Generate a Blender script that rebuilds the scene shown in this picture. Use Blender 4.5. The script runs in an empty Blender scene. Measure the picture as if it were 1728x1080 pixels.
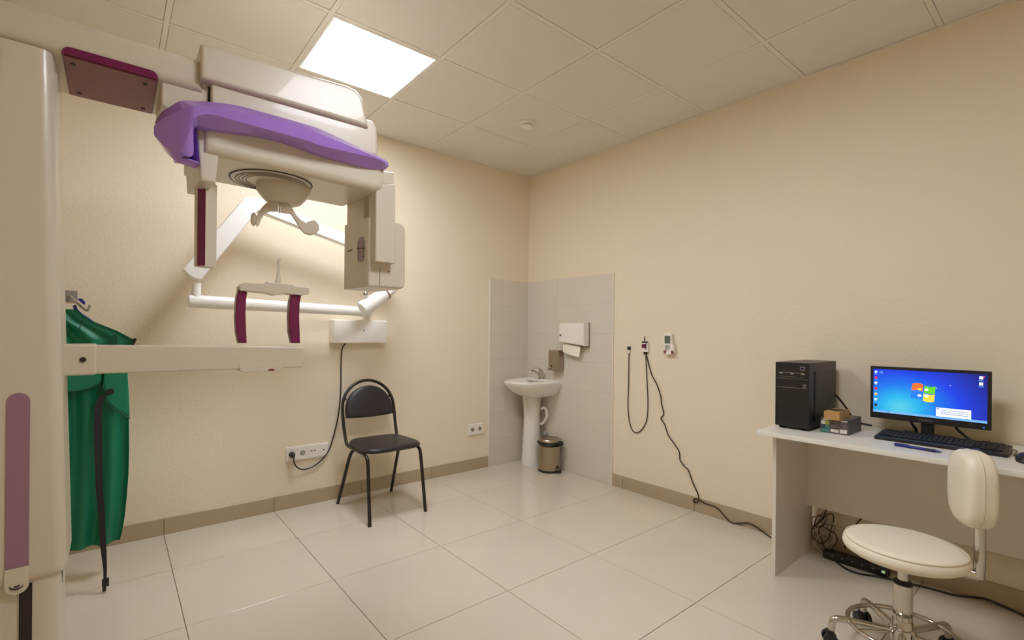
import bpy, bmesh, math, random
from mathutils import Vector, Matrix
random.seed(7)
R = math.radians
S = bpy.context.scene
COL = S.collection

# ------------------------------------------------------------------ camera
FPX = 811.255                       # focal length in pixels of the 1728 px wide frame
YAW, ROLL = 0.89026, 0.00900
CAM = Vector((-3.11815, -3.47974, 1.2121))
CX, CY = 864 - 13.887, 540 + 22.189
fwd = Vector((math.cos(YAW), math.sin(YAW), 0))
rgt0 = Vector((math.sin(YAW), -math.cos(YAW), 0)); up0 = Vector((0, 0, 1))
rgt = rgt0 * math.cos(ROLL) + up0 * math.sin(ROLL)
upv = -rgt0 * math.sin(ROLL) + up0 * math.cos(ROLL)
cd = bpy.data.cameras.new('camera'); cam = bpy.data.objects.new('camera', cd); COL.objects.link(cam)
cd.sensor_fit = 'HORIZONTAL'; cd.sensor_width = 36; cd.lens = 36 * FPX / 1728
cd.shift_x = 13.887 / 1728; cd.shift_y = 22.189 / 1728; cd.clip_start = .02
mw = Matrix.Identity(4)
for i in range(3):
    mw[i][0], mw[i][1], mw[i][2], mw[i][3] = rgt[i], upv[i], -fwd[i], CAM[i]
cam.matrix_world = mw
S.camera = cam

# ------------------------------------------------------------------ world, exposure
S.view_settings.view_transform = 'Standard'; S.view_settings.look = 'None'
S.view_settings.gamma = 1; S.view_settings.use_curve_mapping = False
S.view_settings.exposure = 0.47
S.cycles.max_bounces = 14; S.cycles.diffuse_bounces = 9
LAMP_W = 21                        # strength of the ceiling panel diffusers
LAMP_C = (.93, .985, 1.08)
w = bpy.data.worlds.new('world'); S.world = w; w.use_nodes = True
w.node_tree.nodes['Background'].inputs[0].default_value = (1, .93, .82, 1)
w.node_tree.nodes['Background'].inputs[1].default_value = .05

# ------------------------------------------------------------------ measuring: photo point -> point on a real plane
def ray(x, y): return fwd + rgt * ((x - CX) / FPX) + upv * ((CY - y) / FPX)
def on_x(x, y, v): d = ray(x, y); return CAM + d * ((v - CAM.x) / d.x)
def on_y(x, y, v): d = ray(x, y); return CAM + d * ((v - CAM.y) / d.y)
def on_z(x, y, v): d = ray(x, y); return CAM + d * ((v - CAM.z) / d.z)
def on_p(x, y, p, n): d = ray(x, y); return CAM + d * ((p - CAM).dot(n) / d.dot(n))
def at_d(x, y, t): return CAM + ray(x, y) * t

# ------------------------------------------------------------------ materials
def lin(c): return tuple((v/255/12.92 if v/255 <= .04045 else ((v/255+.055)/1.055)**2.4) for v in c)
def mat(name, col, rough=.5, metal=0, spec=.5, var=0, vscale=6, bump=0, bscale=200, bdist=.001, emit=0, sheen=0, coat=0):
    m = bpy.data.materials.new(name); m.use_nodes = True
    nt = m.node_tree; b = nt.nodes['Principled BSDF']
    c = lin(col)
    b.inputs['Base Color'].default_value = (*c, 1); b.inputs['Roughness'].default_value = rough
    b.inputs['Metallic'].default_value = metal; b.inputs['Specular IOR Level'].default_value = spec
    b.inputs['Coat Weight'].default_value = coat
    if emit:
        b.inputs['Emission Color'].default_value = (*c, 1); b.inputs['Emission Strength'].default_value = emit
    if var or bump:
        tc = nt.nodes.new('ShaderNodeTexCoord')
    if var:
        n = nt.nodes.new('ShaderNodeTexNoise'); n.inputs['Scale'].default_value = vscale; n.inputs['Detail'].default_value = 5
        r = nt.nodes.new('ShaderNodeMixRGB')
        r.inputs[1].default_value = (*[v*(1-var) for v in c], 1); r.inputs[2].default_value = (*[min(1, v*(1+var)) for v in c], 1)
        nt.links.new(tc.outputs['Object'], n.inputs['Vector']); nt.links.new(n.outputs['Fac'], r.inputs[0])
        nt.links.new(r.outputs[0], b.inputs['Base Color'])
    if bump:
        n = nt.nodes.new('ShaderNodeTexNoise'); n.inputs['Scale'].default_value = bscale; n.inputs['Detail'].default_value = 3
        bp = nt.nodes.new('ShaderNodeBump'); bp.inputs['Strength'].default_value = bump; bp.inputs['Distance'].default_value = bdist
        nt.links.new(tc.outputs['Object'], n.inputs['Vector']); nt.links.new(n.outputs['Fac'], bp.inputs['Height'])
        nt.links.new(bp.outputs['Normal'], b.inputs['Normal'])
    return m
M = dict(
    wall=mat('textured beige wallpaper', (231, 218, 194), .75, spec=.25, bump=.32, bscale=60, bdist=.005),
    ceil=mat('ceiling panel', (224, 218, 208), .85, spec=.2, var=.03, vscale=3),
    bar=mat('ceiling grid bar', (226, 220, 210), .6),
    plenum=mat('dark plenum', (70, 60, 50), .9),
    floor=mat('polished porcelain tile', (208, 198, 180), .13, spec=.5, var=.05, vscale=2.5),
    grout=mat('tile grout', (138, 118, 92), .8),
    skirt=mat('skirting tile', (176, 158, 130), .3, var=.04),
    clad=mat('pale grey glazed tile', (214, 205, 190), .35, var=.03, vscale=3),
    cladgap=mat('cladding joint', (212, 203, 190), .8),
    white=mat('machine enamel', (210, 199, 180), .32, coat=.15),
    white2=mat('white plastic', (236, 230, 222), .3),
    wwhite=mat('dental arm enamel', (242, 240, 236), .25),
    purple=mat('purple lacquer', (162, 120, 208), .14, coat=.4),
    lilac=mat('lilac inlay', (152, 116, 134), .35),
    magenta=mat('magenta lacquer', (112, 22, 72), .25),
    mauve=mat('mauve underside', (132, 78, 80), .4),
    dark=mat('dark slot', (38, 28, 24), .5),
    black=mat('black plastic', (30, 26, 26), .4),
    vinyl=mat('black vinyl', (40, 34, 36), .42, bump=.15, bscale=400),
    tube=mat('black tube', (34, 26, 24), .35),
    green=mat('green lead apron', (0, 118, 84), .5, var=.12, vscale=4),
    greend=mat('green apron binding', (0, 74, 56), .6),
    strap=mat('black webbing', (30, 20, 22), .7, bump=.3, bscale=500),
    blue=mat('blue plastic hanger', (42, 40, 150), .35),
    chrome=mat('chrome', (205, 200, 192), .1, metal=1),
    steel=mat('brushed steel', (178, 164, 146), .28, metal=1),
    ceramic=mat('white ceramic', (232, 228, 220), .12),
    desk=mat('pale grey laminate', (222, 213, 202), .4, var=.02),
    deskw=mat('white desk top', (228, 224, 214), .35, var=.02),
    cream=mat('cream leatherette', (232, 222, 202), .38, bump=.1, bscale=300),
    piping=mat('cream piping', (214, 202, 178), .5),
    card=mat('brown cardboard', (178, 138, 84), .8, var=.06, vscale=20),
    boxgrey=mat('printed grey carton', (92, 84, 82), .5, var=.15, vscale=40),
    prt_w=mat('white print', (226, 222, 214), .6), prt_y=mat('yellow green print', (180, 176, 50), .6),
    prt_b=mat('blue print', (44, 70, 96), .6), prt_t=mat('teal print', (70, 140, 130), .6), prt_g=mat('grey print', (150, 140, 140), .6),
    paper=mat('paper towel', (244, 238, 222), .8),
    lcd=mat('grey green display', (92, 104, 92), .3),
    keypad=mat('grey keypad', (168, 166, 160), .5),
    pen=mat('blue pen', (30, 44, 130), .3), pend=mat('dark blue pen', (22, 24, 70), .3),
    wire=mat('brown black cable', (62, 44, 28), .6), wirew=mat('grey cable', (170, 160, 144), .5),
    red=mat('red lamp', (120, 30, 24), .3), logo=mat('dark print', (52, 34, 36), .5), grey=mat('grey print ink', (120, 108, 98), .5),
    metalg=mat('grey painted metal', (150, 144, 134), .4), led=mat('green power lamp', (150, 190, 140), .4, emit=.6),
    lampframe=mat('lamp frame', (238, 236, 232), .5),
    mirror=mat('dark glass', (24, 22, 30), .2),
    scr_w=mat('screen white', (225, 232, 245), .5, emit=0.62), scr_g=mat('screen grey', (120, 140, 170), .5, emit=0.50),
    scr_r=mat('screen red', (200, 40, 50), .5, emit=0.56), scr_o=mat('screen orange', (240, 100, 40), .5, emit=0.62),
    scr_gr=mat('screen green', (90, 190, 40), .5, emit=0.62), scr_y=mat('screen yellow', (250, 200, 60), .5, emit=0.62),
    scr_b=mat('screen blue', (30, 110, 220), .5, emit=0.62), scr_t=mat('screen taskbar', (110, 170, 225), .5, emit=0.56),
    scr_k=mat('screen dark', (30, 40, 60), .5, emit=0.31),
)
def lamp_mat():
    m = bpy.data.materials.new('lamp diffuser'); m.use_nodes = True; nt = m.node_tree
    b = nt.nodes['Principled BSDF']; b.inputs['Base Color'].default_value = (.8, .8, .8, 1)
    b.inputs['Emission Color'].default_value = (*LAMP_C, 1); b.inputs['Emission Strength'].default_value = LAMP_W
    return m
M['lamp'] = lamp_mat()
def screen_mat():
    m = bpy.data.materials.new('lit desktop screen'); m.use_nodes = True; nt = m.node_tree; N = nt.nodes; L = nt.links
    b = N['Principled BSDF']; b.inputs['Base Color'].default_value = (.01, .01, .02, 1); b.inputs['Roughness'].default_value = .3
    tc = N.new('ShaderNodeTexCoord')
    mp = N.new('ShaderNodeMapping'); mp.inputs['Location'].default_value = (-.5, -.74, -.16)
    gr = N.new('ShaderNodeVectorMath'); gr.operation = 'MULTIPLY'; gr.inputs[1].default_value = (0, 1.1, .75)
    ln = N.new('ShaderNodeVectorMath'); ln.operation = 'LENGTH'
    cr = N.new('ShaderNodeValToRGB'); e = cr.color_ramp.elements
    e[0].position = 0; e[0].color = (*lin((90, 205, 225)), 1)
    e[1].position = .95; e[1].color = (*lin((8, 26, 130)), 1)
    for p, c in ((.18, (30, 178, 232)), (.38, (10, 116, 235)), (.6, (6, 60, 225))):
        q = e.new(p); q.color = (*lin(c), 1)
    L.new(tc.outputs['Generated'], mp.inputs[0]); L.new(mp.outputs[0], gr.inputs[0]); L.new(gr.outputs[0], ln.inputs[0])
    L.new(ln.outputs['Value'], cr.inputs[0]); L.new(cr.outputs[0], b.inputs['Emission Color']); b.inputs['Emission Strength'].default_value = .78
    return m
M['screen'] = screen_mat()

# ------------------------------------------------------------------ mesh helpers
def crom(pts, n=6, closed=False):
    P = [Vector(p) for p in pts]; out = []; L = len(P)
    for i in range(L if closed else L - 1):
        if closed: a, b, c, d = P[i-1], P[i], P[(i+1) % L], P[(i+2) % L]
        else: a, b, c, d = P[max(i-1, 0)], P[i], P[i+1], P[min(i+2, L-1)]
        for k in range(n):
            t = k / n
            out.append(.5*((2*b) + (c-a)*t + (2*a-5*b+4*c-d)*t*t + (3*b-a-3*c+d)*t**3))
    if not closed: out.append(P[-1])
    return out
class MB:
    def __init__(s): s.bm = bmesh.new()
    def _add(s, tmp):
        me = bpy.data.meshes.new('tmp'); tmp.to_mesh(me); tmp.free(); s.bm.from_mesh(me); bpy.data.meshes.remove(me); return s
    def box(s, lo, hi, bev=0, seg=2, rz=0, piv=None, mtx=None):
        t = bmesh.new(); bmesh.ops.create_cube(t, size=1)
        lo, hi = Vector(lo), Vector(hi); c = (lo+hi)/2; d = hi-lo
        for v in t.verts: v.co = Vector((v.co.x*d.x, v.co.y*d.y, v.co.z*d.z))
        if bev: bmesh.ops.bevel(t, geom=list(t.edges), offset=bev, segments=seg, affect='EDGES', profile=.5)
        for v in t.verts: v.co += c
        if rz:
            pv = Vector(piv) if piv is not None else c
            rm = Matrix.Rotation(rz, 3, 'Z')
            for v in t.verts: v.co = pv + rm @ (v.co - pv)
        if mtx is not None:
            for v in t.verts: v.co = mtx @ v.co
        return s._add(t)
    def prism(s, pts, ext, bev=0, seg=2):
        t = bmesh.new(); ext = Vector(ext)
        a = [t.verts.new(Vector(p)) for p in pts]; b = [t.verts.new(Vector(p)+ext) for p in pts]
        t.faces.new(a); t.faces.new(list(reversed(b))); n = len(a)
        for i in range(n): t.faces.new((a[i], b[i], b[(i+1) % n], a[(i+1) % n]))
        bmesh.ops.recalc_face_normals(t, faces=list(t.faces))
        if bev:
            sa, sb = set(a), set(b)
            ed = [e for e in t.edges if (e.verts[0] in sa) == (e.verts[1] in sa)]
            bmesh.ops.bevel(t, geom=ed, offset=bev, segments=seg, affect='EDGES', profile=.5)
        return s._add(t)
    def tube(s, pts, r, seg=10, smooth=0, closed=False, flat=None):
        P = crom(pts, smooth, closed) if smooth else [Vector(p) for p in pts]
        n = len(P); t = bmesh.new(); rings = []; up = None
        for i in range(n):
            if closed: d = P[(i+1) % n] - P[i-1]
            else: d = P[min(i+1, n-1)] - P[max(i-1, 0)]
            d.normalize()
            if up is None:
                up = Vector((0, 0, 1)) if abs(d.z) < .9 else Vector((1, 0, 0))
            x = d.cross(up); x.normalize(); up = x.cross(d)
            rr = r(i/(n-1)) if callable(r) else r
            k2 = 1 if flat is None else flat
            rings.append([t.verts.new(P[i] + x*math.cos(a)*rr + up*math.sin(a)*rr*k2) for a in [2*math.pi*k/seg for k in range(seg)]])
        for i in range(n if closed else n-1):
            A, B = rings[i], rings[(i+1) % n]
            for k in range(seg): t.faces.new((A[k], A[(k+1) % seg], B[(k+1) % seg], B[k]))
        if not closed:
            t.faces.new(list(reversed(rings[0]))); t.faces.new(rings[-1])
        bmesh.ops.recalc_face_normals(t, faces=list(t.faces))
        return s._add(t)
    def lathe(s, prof, c, seg=32, mtx=None, sx=1, sy=1):
        t = bmesh.new(); c = Vector(c); rings = []
        for r, z in prof:
            if r < 1e-6: rings.append([t.verts.new((0, 0, z))])
            else: rings.append([t.verts.new((r*sx*math.cos(2*math.pi*k/seg), r*sy*math.sin(2*math.pi*k/seg), z)) for k in range(seg)])
        for A, B in zip(rings[:-1], rings[1:]):
            for k in range(seg):
                q = [A[k % len(A)], A[(k+1) % len(A)], B[(k+1) % len(B)], B[k % len(B)]]
                u = []
                for v in q:
                    if v not in u: u.append(v)
                if len(u) > 2: t.faces.new(u)
        for rg, fl in ((rings[0], True), (rings[-1], False)):
            if len(rg) > 1: t.faces.new(list(reversed(rg)) if fl else rg)
        bmesh.ops.recalc_face_normals(t, faces=list(t.faces))
        for v in t.verts:
            if mtx is not None: v.co = mtx @ v.co
            v.co += c
        return s._add(t)
    def loft(s, rings, close=True, cap=True):
        t = bmesh.new(); V = [[t.verts.new(Vector(p)) for p in r] for r in rings]
        n = len(V[0])
        for A, B in zip(V[:-1], V[1:]):
            for k in range(n if close else n-1): t.faces.new((A[k], A[(k+1) % n], B[(k+1) % n], B[k]))
        if cap:
            t.faces.new(list(reversed(V[0]))); t.faces.new(V[-1])
        bmesh.ops.recalc_face_normals(t, faces=list(t.faces))
        return s._add(t)
    def sphere(s, c, r, sc=(1, 1, 1)):
        t = bmesh.new(); bmesh.ops.create_uvsphere(t, u_segments=20, v_segments=12, radius=r)
        for v in t.verts: v.co = Vector((v.co.x*sc[0], v.co.y*sc[1], v.co.z*sc[2])) + Vector(c)
        return s._add(t)
    def mesh(s, me, mtx):
        t = bmesh.new(); t.from_mesh(me)
        for v in t.verts: v.co = mtx @ v.co
        return s._add(t)
def zalign(d):
    return Vector((0, 0, 1)).rotation_difference(Vector(d).normalized()).to_matrix()
ORG = {}
def mk(name, mb, m, parent=None, sharp=38, smooth=True, kind=None):
    me = bpy.data.meshes.new(name); bm = mb.bm
    if parent is not None: o0 = ORG[parent.name]
    else:
        lo = Vector([min(v.co[i] for v in bm.verts) for i in range(3)]); hi = Vector([max(v.co[i] for v in bm.verts) for i in range(3)])
        o0 = Vector(((lo.x+hi.x)/2, (lo.y+hi.y)/2, lo.z))
    for v in bm.verts: v.co -= o0
    bm.to_mesh(me); bm.free()
    if smooth:
        me.polygons.foreach_set('use_smooth', [True]*len(me.polygons)); me.set_sharp_from_angle(angle=R(sharp))
    me.materials.append(M[m])
    o = bpy.data.objects.new(name, me); COL.objects.link(o); o.parent = parent
    if smooth:
        wn = o.modifiers.new('weighted normals', 'WEIGHTED_NORMAL'); wn.keep_sharp = True
    if parent is None: o.location = o0
    ORG[o.name] = o0
    if kind: o['kind'] = kind
    return o
def tag(o, label, cat, group=None):
    o['label'] = label; o['category'] = cat
    if group: o['group'] = group
    return o
def thing(name, label, cat, loc, group=None):
    o = bpy.data.objects.new(name, None); COL.objects.link(o); o.empty_display_size = .05; o.location = loc
    ORG[o.name] = Vector(loc); return tag(o, label, cat, group)
def struct(name, mb, m, sharp=38):
    o = mk(name, mb, m, sharp=sharp); o['kind'] = 'structure'; return o
def piece(name, me, loc, parent):
    o = bpy.data.objects.new(name, me); COL.objects.link(o); o.parent = parent
    o.location = Vector(loc) - ORG[parent.name]; return o
_bx = {}
def box_mesh(name, d, m, bev=.0015):
    k = (name, tuple(round(v, 4) for v in d), m)
    if k not in _bx:
        t = bmesh.new(); bmesh.ops.create_cube(t, size=1)
        for v in t.verts: v.co = Vector((v.co.x*d[0], v.co.y*d[1], v.co.z*d[2]))
        if bev: bmesh.ops.bevel(t, geom=list(t.edges), offset=bev, segments=1, affect='EDGES')
        me = bpy.data.meshes.new(name); t.to_mesh(me); t.free(); me.materials.append(M[m]); _bx[k] = me
    return _bx[k]
def text_mesh(s, size):
    cu = bpy.data.curves.new('lettering', 'FONT'); cu.body = s; cu.size = size; cu.align_x = 'CENTER'; cu.align_y = 'CENTER'; cu.extrude = size*.01
    o = bpy.data.objects.new('lettering', cu); COL.objects.link(o)
    bpy.context.view_layer.update()
    me = bpy.data.meshes.new_from_object(o.evaluated_get(bpy.context.evaluated_depsgraph_get()))
    bpy.data.objects.remove(o); bpy.data.curves.remove(cu); return me
def frame(o, x, y):
    x = Vector(x).normalized(); y = Vector(y).normalized(); z = x.cross(y); m = Matrix.Identity(4)
    for i in range(3): m[i][0], m[i][1], m[i][2], m[i][3] = x[i], y[i], z[i], o[i]
    return m

# ================================================================== the room
H = 2.7194; XW, YW = -4.35, -4.6
struct('wall_left', MB().box((XW-.1, 0, -.05), (.1, .1, H+.2)), 'wall')
struct('wall_right', MB().box((0, YW-.1, -.05), (.1, 0, H+.2)), 'wall')
struct('wall_rear', MB().box((XW-.1, YW-.1, -.05), (0, YW, H+.2)), 'wall')
struct('wall_side', MB().box((XW-.1, YW, -.05), (XW, 0, H+.2)), 'wall')
fl = struct('floor', MB().box((XW, YW, -.06), (0, 0, -.003)), 'grout')
ce = struct('ceiling', MB().box((XW, YW, H+.014), (0, 0, H+.06)), 'plenum')
def cuts(end, off, step):
    c = [0]; v = -off
    while v > end + .02: c.append(v); v -= step
    c.append(end); return c
fx = cuts(XW, .45956, .6059); fy = cuts(YW, .53758, .60152); G = .003
for a, b in zip(fx[:-1], fx[1:]):
    for c, d in zip(fy[:-1], fy[1:]):
        piece('tile', box_mesh('tile', (a-b-G, c-d-G, .009), 'floor', .0008), ((a+b)/2, (c+d)/2, -.0045), fl)
gx = cuts(XW, .5305, .6); gy = cuts(YW, .59204, .6); BW = .024
LAMPS = [(3, 1), (3, 4)]
for i, (a, b) in enumerate(zip(gx[:-1], gx[1:])):
    for j, (c, d) in enumerate(zip(gy[:-1], gy[1:])):
        if (i, j) in LAMPS: continue
        dx, dy = a-b-BW-.003, c-d-BW-.003
        if dx < .02 or dy < .02: continue
        piece('ceiling_panel', box_mesh('ceiling_panel', (dx, dy, .012), 'ceil', .002), ((a+b)/2, (c+d)/2, H+.007+random.uniform(-.0008, .0008)), ce)
for x in gx[1:-1]:
    piece('grid_bar', box_mesh('grid_bar', (BW, -YW, .014), 'bar', .0008), (x, YW/2, H+.007), ce)
for y in gy[1:-1]:
    for a, b in zip(gx[:-1], gx[1:]):
        piece('grid_bar', box_mesh('grid_bar', (a-b-BW, BW, .014), 'bar', .0008), ((a+b)/2, y, H+.0072), ce)
for n, ((x0, y0), (x1, y1)) in enumerate((((XW, -.018), (0, 0)), ((-.018, YW), (0, -.018)))):
    piece('edge_angle', box_mesh('edge_angle', (x1-x0, y1-y0, .003), 'bar', 0), ((x0+x1)/2, (y0+y1)/2, H-.002), ce)
# skirting tiles
CLX, CLY, CLZ = -.468, -1.028, 1.704
def skirting(name, along, a, b, cutlist):
    base = MB()
    t = .010
    if along == 'x': base.box((b, -.006, 0), (a, 0, .094))
    else: base.box((-.006, b, 0), (0, a, .094))
    o = struct(name, base, 'grout')
    cc = [a] + [c for c in cutlist if b < c < a] + [b]
    for p, q in zip(cc[:-1], cc[1:]):
        if along == 'x': piece('tile', box_mesh('tile', (p-q-.003, t, .097), 'skirt', .0012), ((p+q)/2, -t/2, .0485), o)
        else: piece('tile', box_mesh('tile', (t, p-q-.003, .097), 'skirt', .0012), (-t/2, (p+q)/2, .0485), o)
skirting('baseboard_left', 'x', CLX, XW, fx); skirting('baseboard_right', 'y', CLY, YW, fy)
# tiled corner behind the basin
rows = [CLZ*k/7 for k in range(8)]
def clad(name, along, edges):
    base = MB().box((edges[-1], -.007, 0), (edges[0], 0, CLZ)) if along == 'x' else MB().box((-.007, edges[-1], 0), (0, edges[0], CLZ))
    o = struct(name, base, 'cladgap')
    for p, q in zip(edges[:-1], edges[1:]):
        for a, b in zip(rows[:-1], rows[1:]):
            if along == 'x': piece('tile', box_mesh('tile', (p-q-.0025, .009, b-a-.0025), 'clad', .001), ((p+q)/2, -.0045, (a+b)/2), o)
            else: piece('tile', box_mesh('tile', (.009, p-q-.0025, b-a-.0025), 'clad', .001), (-.0045, (p+q)/2, (a+b)/2), o)
clad('trim_1', 'x', [0, CLX]); clad('trim_2', 'y', [0, CLY*.39, CLY])
for o_, loc_, d_ in ((COL.objects['trim_1'], (CLX-.004, -.006, CLZ/2), (.008, .012, CLZ)), (COL.objects['trim_2'], (-.006, CLY-.004, CLZ/2), (.012, .008, CLZ))):
    piece('edge_profile', box_mesh('edge_profile', d_, 'bar', .001), loc_, o_)
# ceiling lights
for n, (i, j) in enumerate(LAMPS):
    cx, cy = (gx[i]+gx[i+1])/2, (gy[j]+gy[j+1])/2
    t = thing('ceiling_light', ['square lit panel light in the ceiling above the dental scanner', 'square lit panel light in the ceiling out over the open floor'][n], 'light', (cx, cy, H), 'square panel lights set in the ceiling')
    h = .288
    fr = MB()
    for s in (-1, 1):
        fr.box((cx+s*(h-.006)-.006, cy-h, H-.003), (cx+s*(h-.006)+.006, cy+h, H+.012)).box((cx-h+.012, cy+s*(h-.006)-.006, H-.003), (cx+h-.012, cy+s*(h-.006)+.006, H+.012))
    mk('frame', fr, 'lampframe', t)
    mk('diffuser', MB().box((cx-h+.012, cy-h+.012, H+.001), (cx+h-.012, cy+h-.012, H+.008)), 'lamp', t)
# smoke detector
p = on_z(889.5, 208, H)
t = thing('smoke_detector', 'round white smoke detector on the ceiling near the room corner', 'detector', (p.x, p.y, H-.03))
mk('base', MB().lathe([(.0, 0), (.062, 0), (.066, -.006), (.06, -.014), (.044, -.016), (0, -.016)], (p.x, p.y, H+.001)), 'white2', t)
mk('sensor_cap', MB().lathe([(0, -.016), (.03, -.016), (.04, -.022), (.042, -.028), (.036, -.034), (0, -.036)], (p.x, p.y, H+.001)), 'white2', t)

# ================================================================== panoramic dental scanner (column, arms, rotating head)
YF = -1.47
sc = thing('dental_scanner', 'tall cream panoramic dental x-ray scanner with purple fairing and magenta trim', 'x-ray machine', (-3.37, -1.25, 0))
xs = on_y(30, 800, YF).x                                 # stripe centre line
xr_b, xr_t = on_y(113, 900, YF).x, on_y(90, 100, YF).x    # front right edge of the carriage, low and high
zc0 = on_y(60, 980, YF).z; zc1 = on_y(50, 76, YF).z      # carriage bottom and top
yb = CAM.y + (xr_b - CAM.x) / (ray(123, 800).x / ray(123, 800).y)
yb = min(max(yb, -1.3), -1.02)
def col_ring(z, xr, inset=0):
    w_ = xr - xs - inset; pts = []
    y0, y1 = YF + inset, yb - inset; r = .034
    for cx, cy, a0 in ((xs+w_-r, y0+r, -90), (xs+w_-r, y1-r, 0), (xs-w_+r, y1-r, 90), (xs-w_+r, y0+r, 180)):
        for k in range(5):
            a = R(a0 + 22.5*k); pts.append((cx + r*math.cos(a), cy + r*math.sin(a), z))
    return pts
mk('lower_column', MB().loft([col_ring(.035, xr_b, .012), col_ring(zc1-.05, xr_b-.02, .014)]), 'white', sc)
mk('base_plate', MB().box((xs-.26, YF-.03, 0), (xs+.06, yb+.02, .035), .012), 'white', sc)
ca = mk('carriage', MB().loft([col_ring(zc0, xr_b, .012), col_ring(zc0+.012, xr_b, .002), col_ring(zc0+.03, xr_b), col_ring((zc0+zc1)/2, (xr_b+xr_t)/2), col_ring(zc1, xr_t)]), 'white', sc)
# lilac inlay, tongue, emblem, slot
def stadium(cx, z0, z1, w_, y, top=True, bot=False, n=10):
    p = []
    if top: p += [(cx + w_*math.cos(a), y, z1 - w_ + w_*math.sin(a)) for a in [math.pi*k/n for k in range(n+1)]]
    else: p += [(cx+w_, y, z1), (cx-w_, y, z1)]
    if bot: p += [(cx - w_*math.cos(a), y, z0 + w_ - w_*math.sin(a)) for a in [math.pi*k/n for k in range(n+1)]]
    else: p += [(cx-w_, y, z0), (cx+w_, y, z0)]
    return p
zi0, zi1 = on_y(30, 957, YF).z, on_y(30, 663, YF).z
wi = (on_y(50, 800, YF).x - on_y(9.5, 800, YF).x)/2
mk('inlay_strip', MB().prism(stadium(xs, zi0, zi1, wi, YF-.003), (0, .01, 0), .001), 'lilac', ca)
zt0 = on_y(32, 1002, YF).z
mk('tongue', MB().prism(stadium(xs, zt0, zi0-.001, wi*1.04, YF-.004, False, True), (0, .012, 0), .001), 'white', ca)
em = MB(); ez = on_y(31, 988, YF).z
for r_, a0, a1 in ((wi*.60, 185, 340), (wi*.26, 215, 350)):
    em.tube([(xs + r_*math.cos(R(a0+(a1-a0)*k/10)), YF-.005, ez + wi*.22 + r_*.9*math.sin(R(a0+(a1-a0)*k/10))) for k in range(11)], lambda t: .0008+.0019*math.sin(math.pi*t), 6)
mk('emblem', em, 'logo', ca)
mk('slot_strip', MB().box((xs+.004, YF+.008, .04), (xs+.032, YF+.02, zt0+.02)), 'dark', sc)
vt = text_mesh('V', .06)
xside = xr_b - .012 - .022*.22 - .003
mk('side_lettering', MB().mesh(vt, frame((xside+.004, YF+.10, on_y(100, 992, YF).z-.005), (0, .55, 0), (0, 0, 1))), 'logo', sc)
# upper arm
za1 = on_y(170, 45, YF).z
xa0, xa1 = xs - .30, on_y(345, 110, YF).x
mk('upper_arm', MB().prism([(xa0, YF, zc1+.002), (xa1, YF, zc1+.002), (xa1, YF, za1), (xa0, YF, za1)], (0, .36, 0), .035, 4), 'white', sc)
xm0, xm1 = on_y(104, 97, YF).x, on_y(267, 136, YF).x
zm0, zm1 = zc1+.001, on_y(185, 99, YF).z
mk('cover_tray', MB().prism([(xm0+.02*(1-math.cos(a)) if q == 0 else xm1-.02*(1-math.cos(a)), YF-.006, zm1-.02+.02*math.sin(a)) for q, A in ((0, (0, 30, 60, 90)), (1, (90, 60, 30, 0))) for a in map(R, A)] + [(xm1, YF-.006, zm0), (xm0, YF-.006, zm0)], (0, .335, 0), .003), 'magenta', sc)
up = mk('underside_plate', MB().box((xm0+.004, YF+.004, zm0-.004), (xm1-.004, YF+.322, zm0+.002), .001), 'mauve', sc)
for px, py in ((123, 108), (245, 142), (134, 157), (241, 183)):
    q = on_z(px, py, zm0-.004)
    mk('screw', MB().lathe([(0, -.003), (.006, -.003), (.007, 0), (.007, .003), (0, .003)], q, 12), 'dark', up)
mk('neck', MB().prism([on_y(*q, YF+.02) for q in ((272, 124), (290, 104), (352, 118), (352, 196), (318, 190), (296, 188), (284, 186), (272, 176))], (0, .28, 0), .008, 3), 'white', sc)
# fixed head
yh = -1.50
mk('head_cover', MB().prism([on_y(*q, yh) for q in ((339, 73), (352, 75), (470, 110), (585, 143), (602, 151), (612, 165), (623, 214), (339, 131))], (0, .5, 0), .014, 3), 'white', sc)
mk('head_body', MB().prism([on_y(*q, yh+.02) for q in ((357, 124), (628, 203), (637, 214), (638, 262), (560, 262), (357, 205))], (0, .46, 0), .012, 3), 'white', sc)
# rotating unit frame of reference
cc = on_y(472, 300, -1.27); PH = R(4)
ua = Vector((math.cos(PH), math.sin(PH), 0)); nb = Vector((-math.sin(PH), math.cos(PH), 0))
c0 = Vector((cc.x, cc.y, 0))
def cp(px, py, v): return on_p(px, py, c0 + nb*v, nb)
def lu(q): return (Vector(q)-c0).dot(ua)
def loc(u, v, z): return c0 + ua*u + nb*v + Vector((0, 0, z))
VF = -.22
z0 = cp(455, 281, VF).z; u1, u2 = lu(cp(344, 250, VF)), lu(cp(652, 290, VF))
ztop = cp(345, 190, VF).z
ra = mk('rotating_arm', MB().prism([loc(u, VF, z) for u, z in ((u1, z0), (u2-.04, z0), (u2-.008, z0+.02), (u2, z0+.06), (u2, ztop), (u1, ztop))], nb*.39, .034, 5), 'white', sc)
# ring recess on the underside
gr = MB()
gr.tube([loc(-.04+.155*math.cos(a), -.03+.155*math.sin(a), z0-.0005) for a in [2*math.pi*k/40 for k in range(40)]], .0035, 6, closed=True)
mk('ring_groove', gr, 'dark', ra)
mk('ring_disc', MB().lathe([(0, .0), (.152, 0), (.152, -.003), (.13, -.005), (0, -.006)], loc(-.04, -.03, z0)), 'white', ra)
for r_ in (.135, .122, .109, .096):
    mk('groove', MB().tube([loc(-.04+r_*math.cos(a), -.03+r_*math.sin(a), z0-.006) for a in [2*math.pi*k/36 for k in range(36)]], .0016, 5, closed=True), 'grey', ra)
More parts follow.
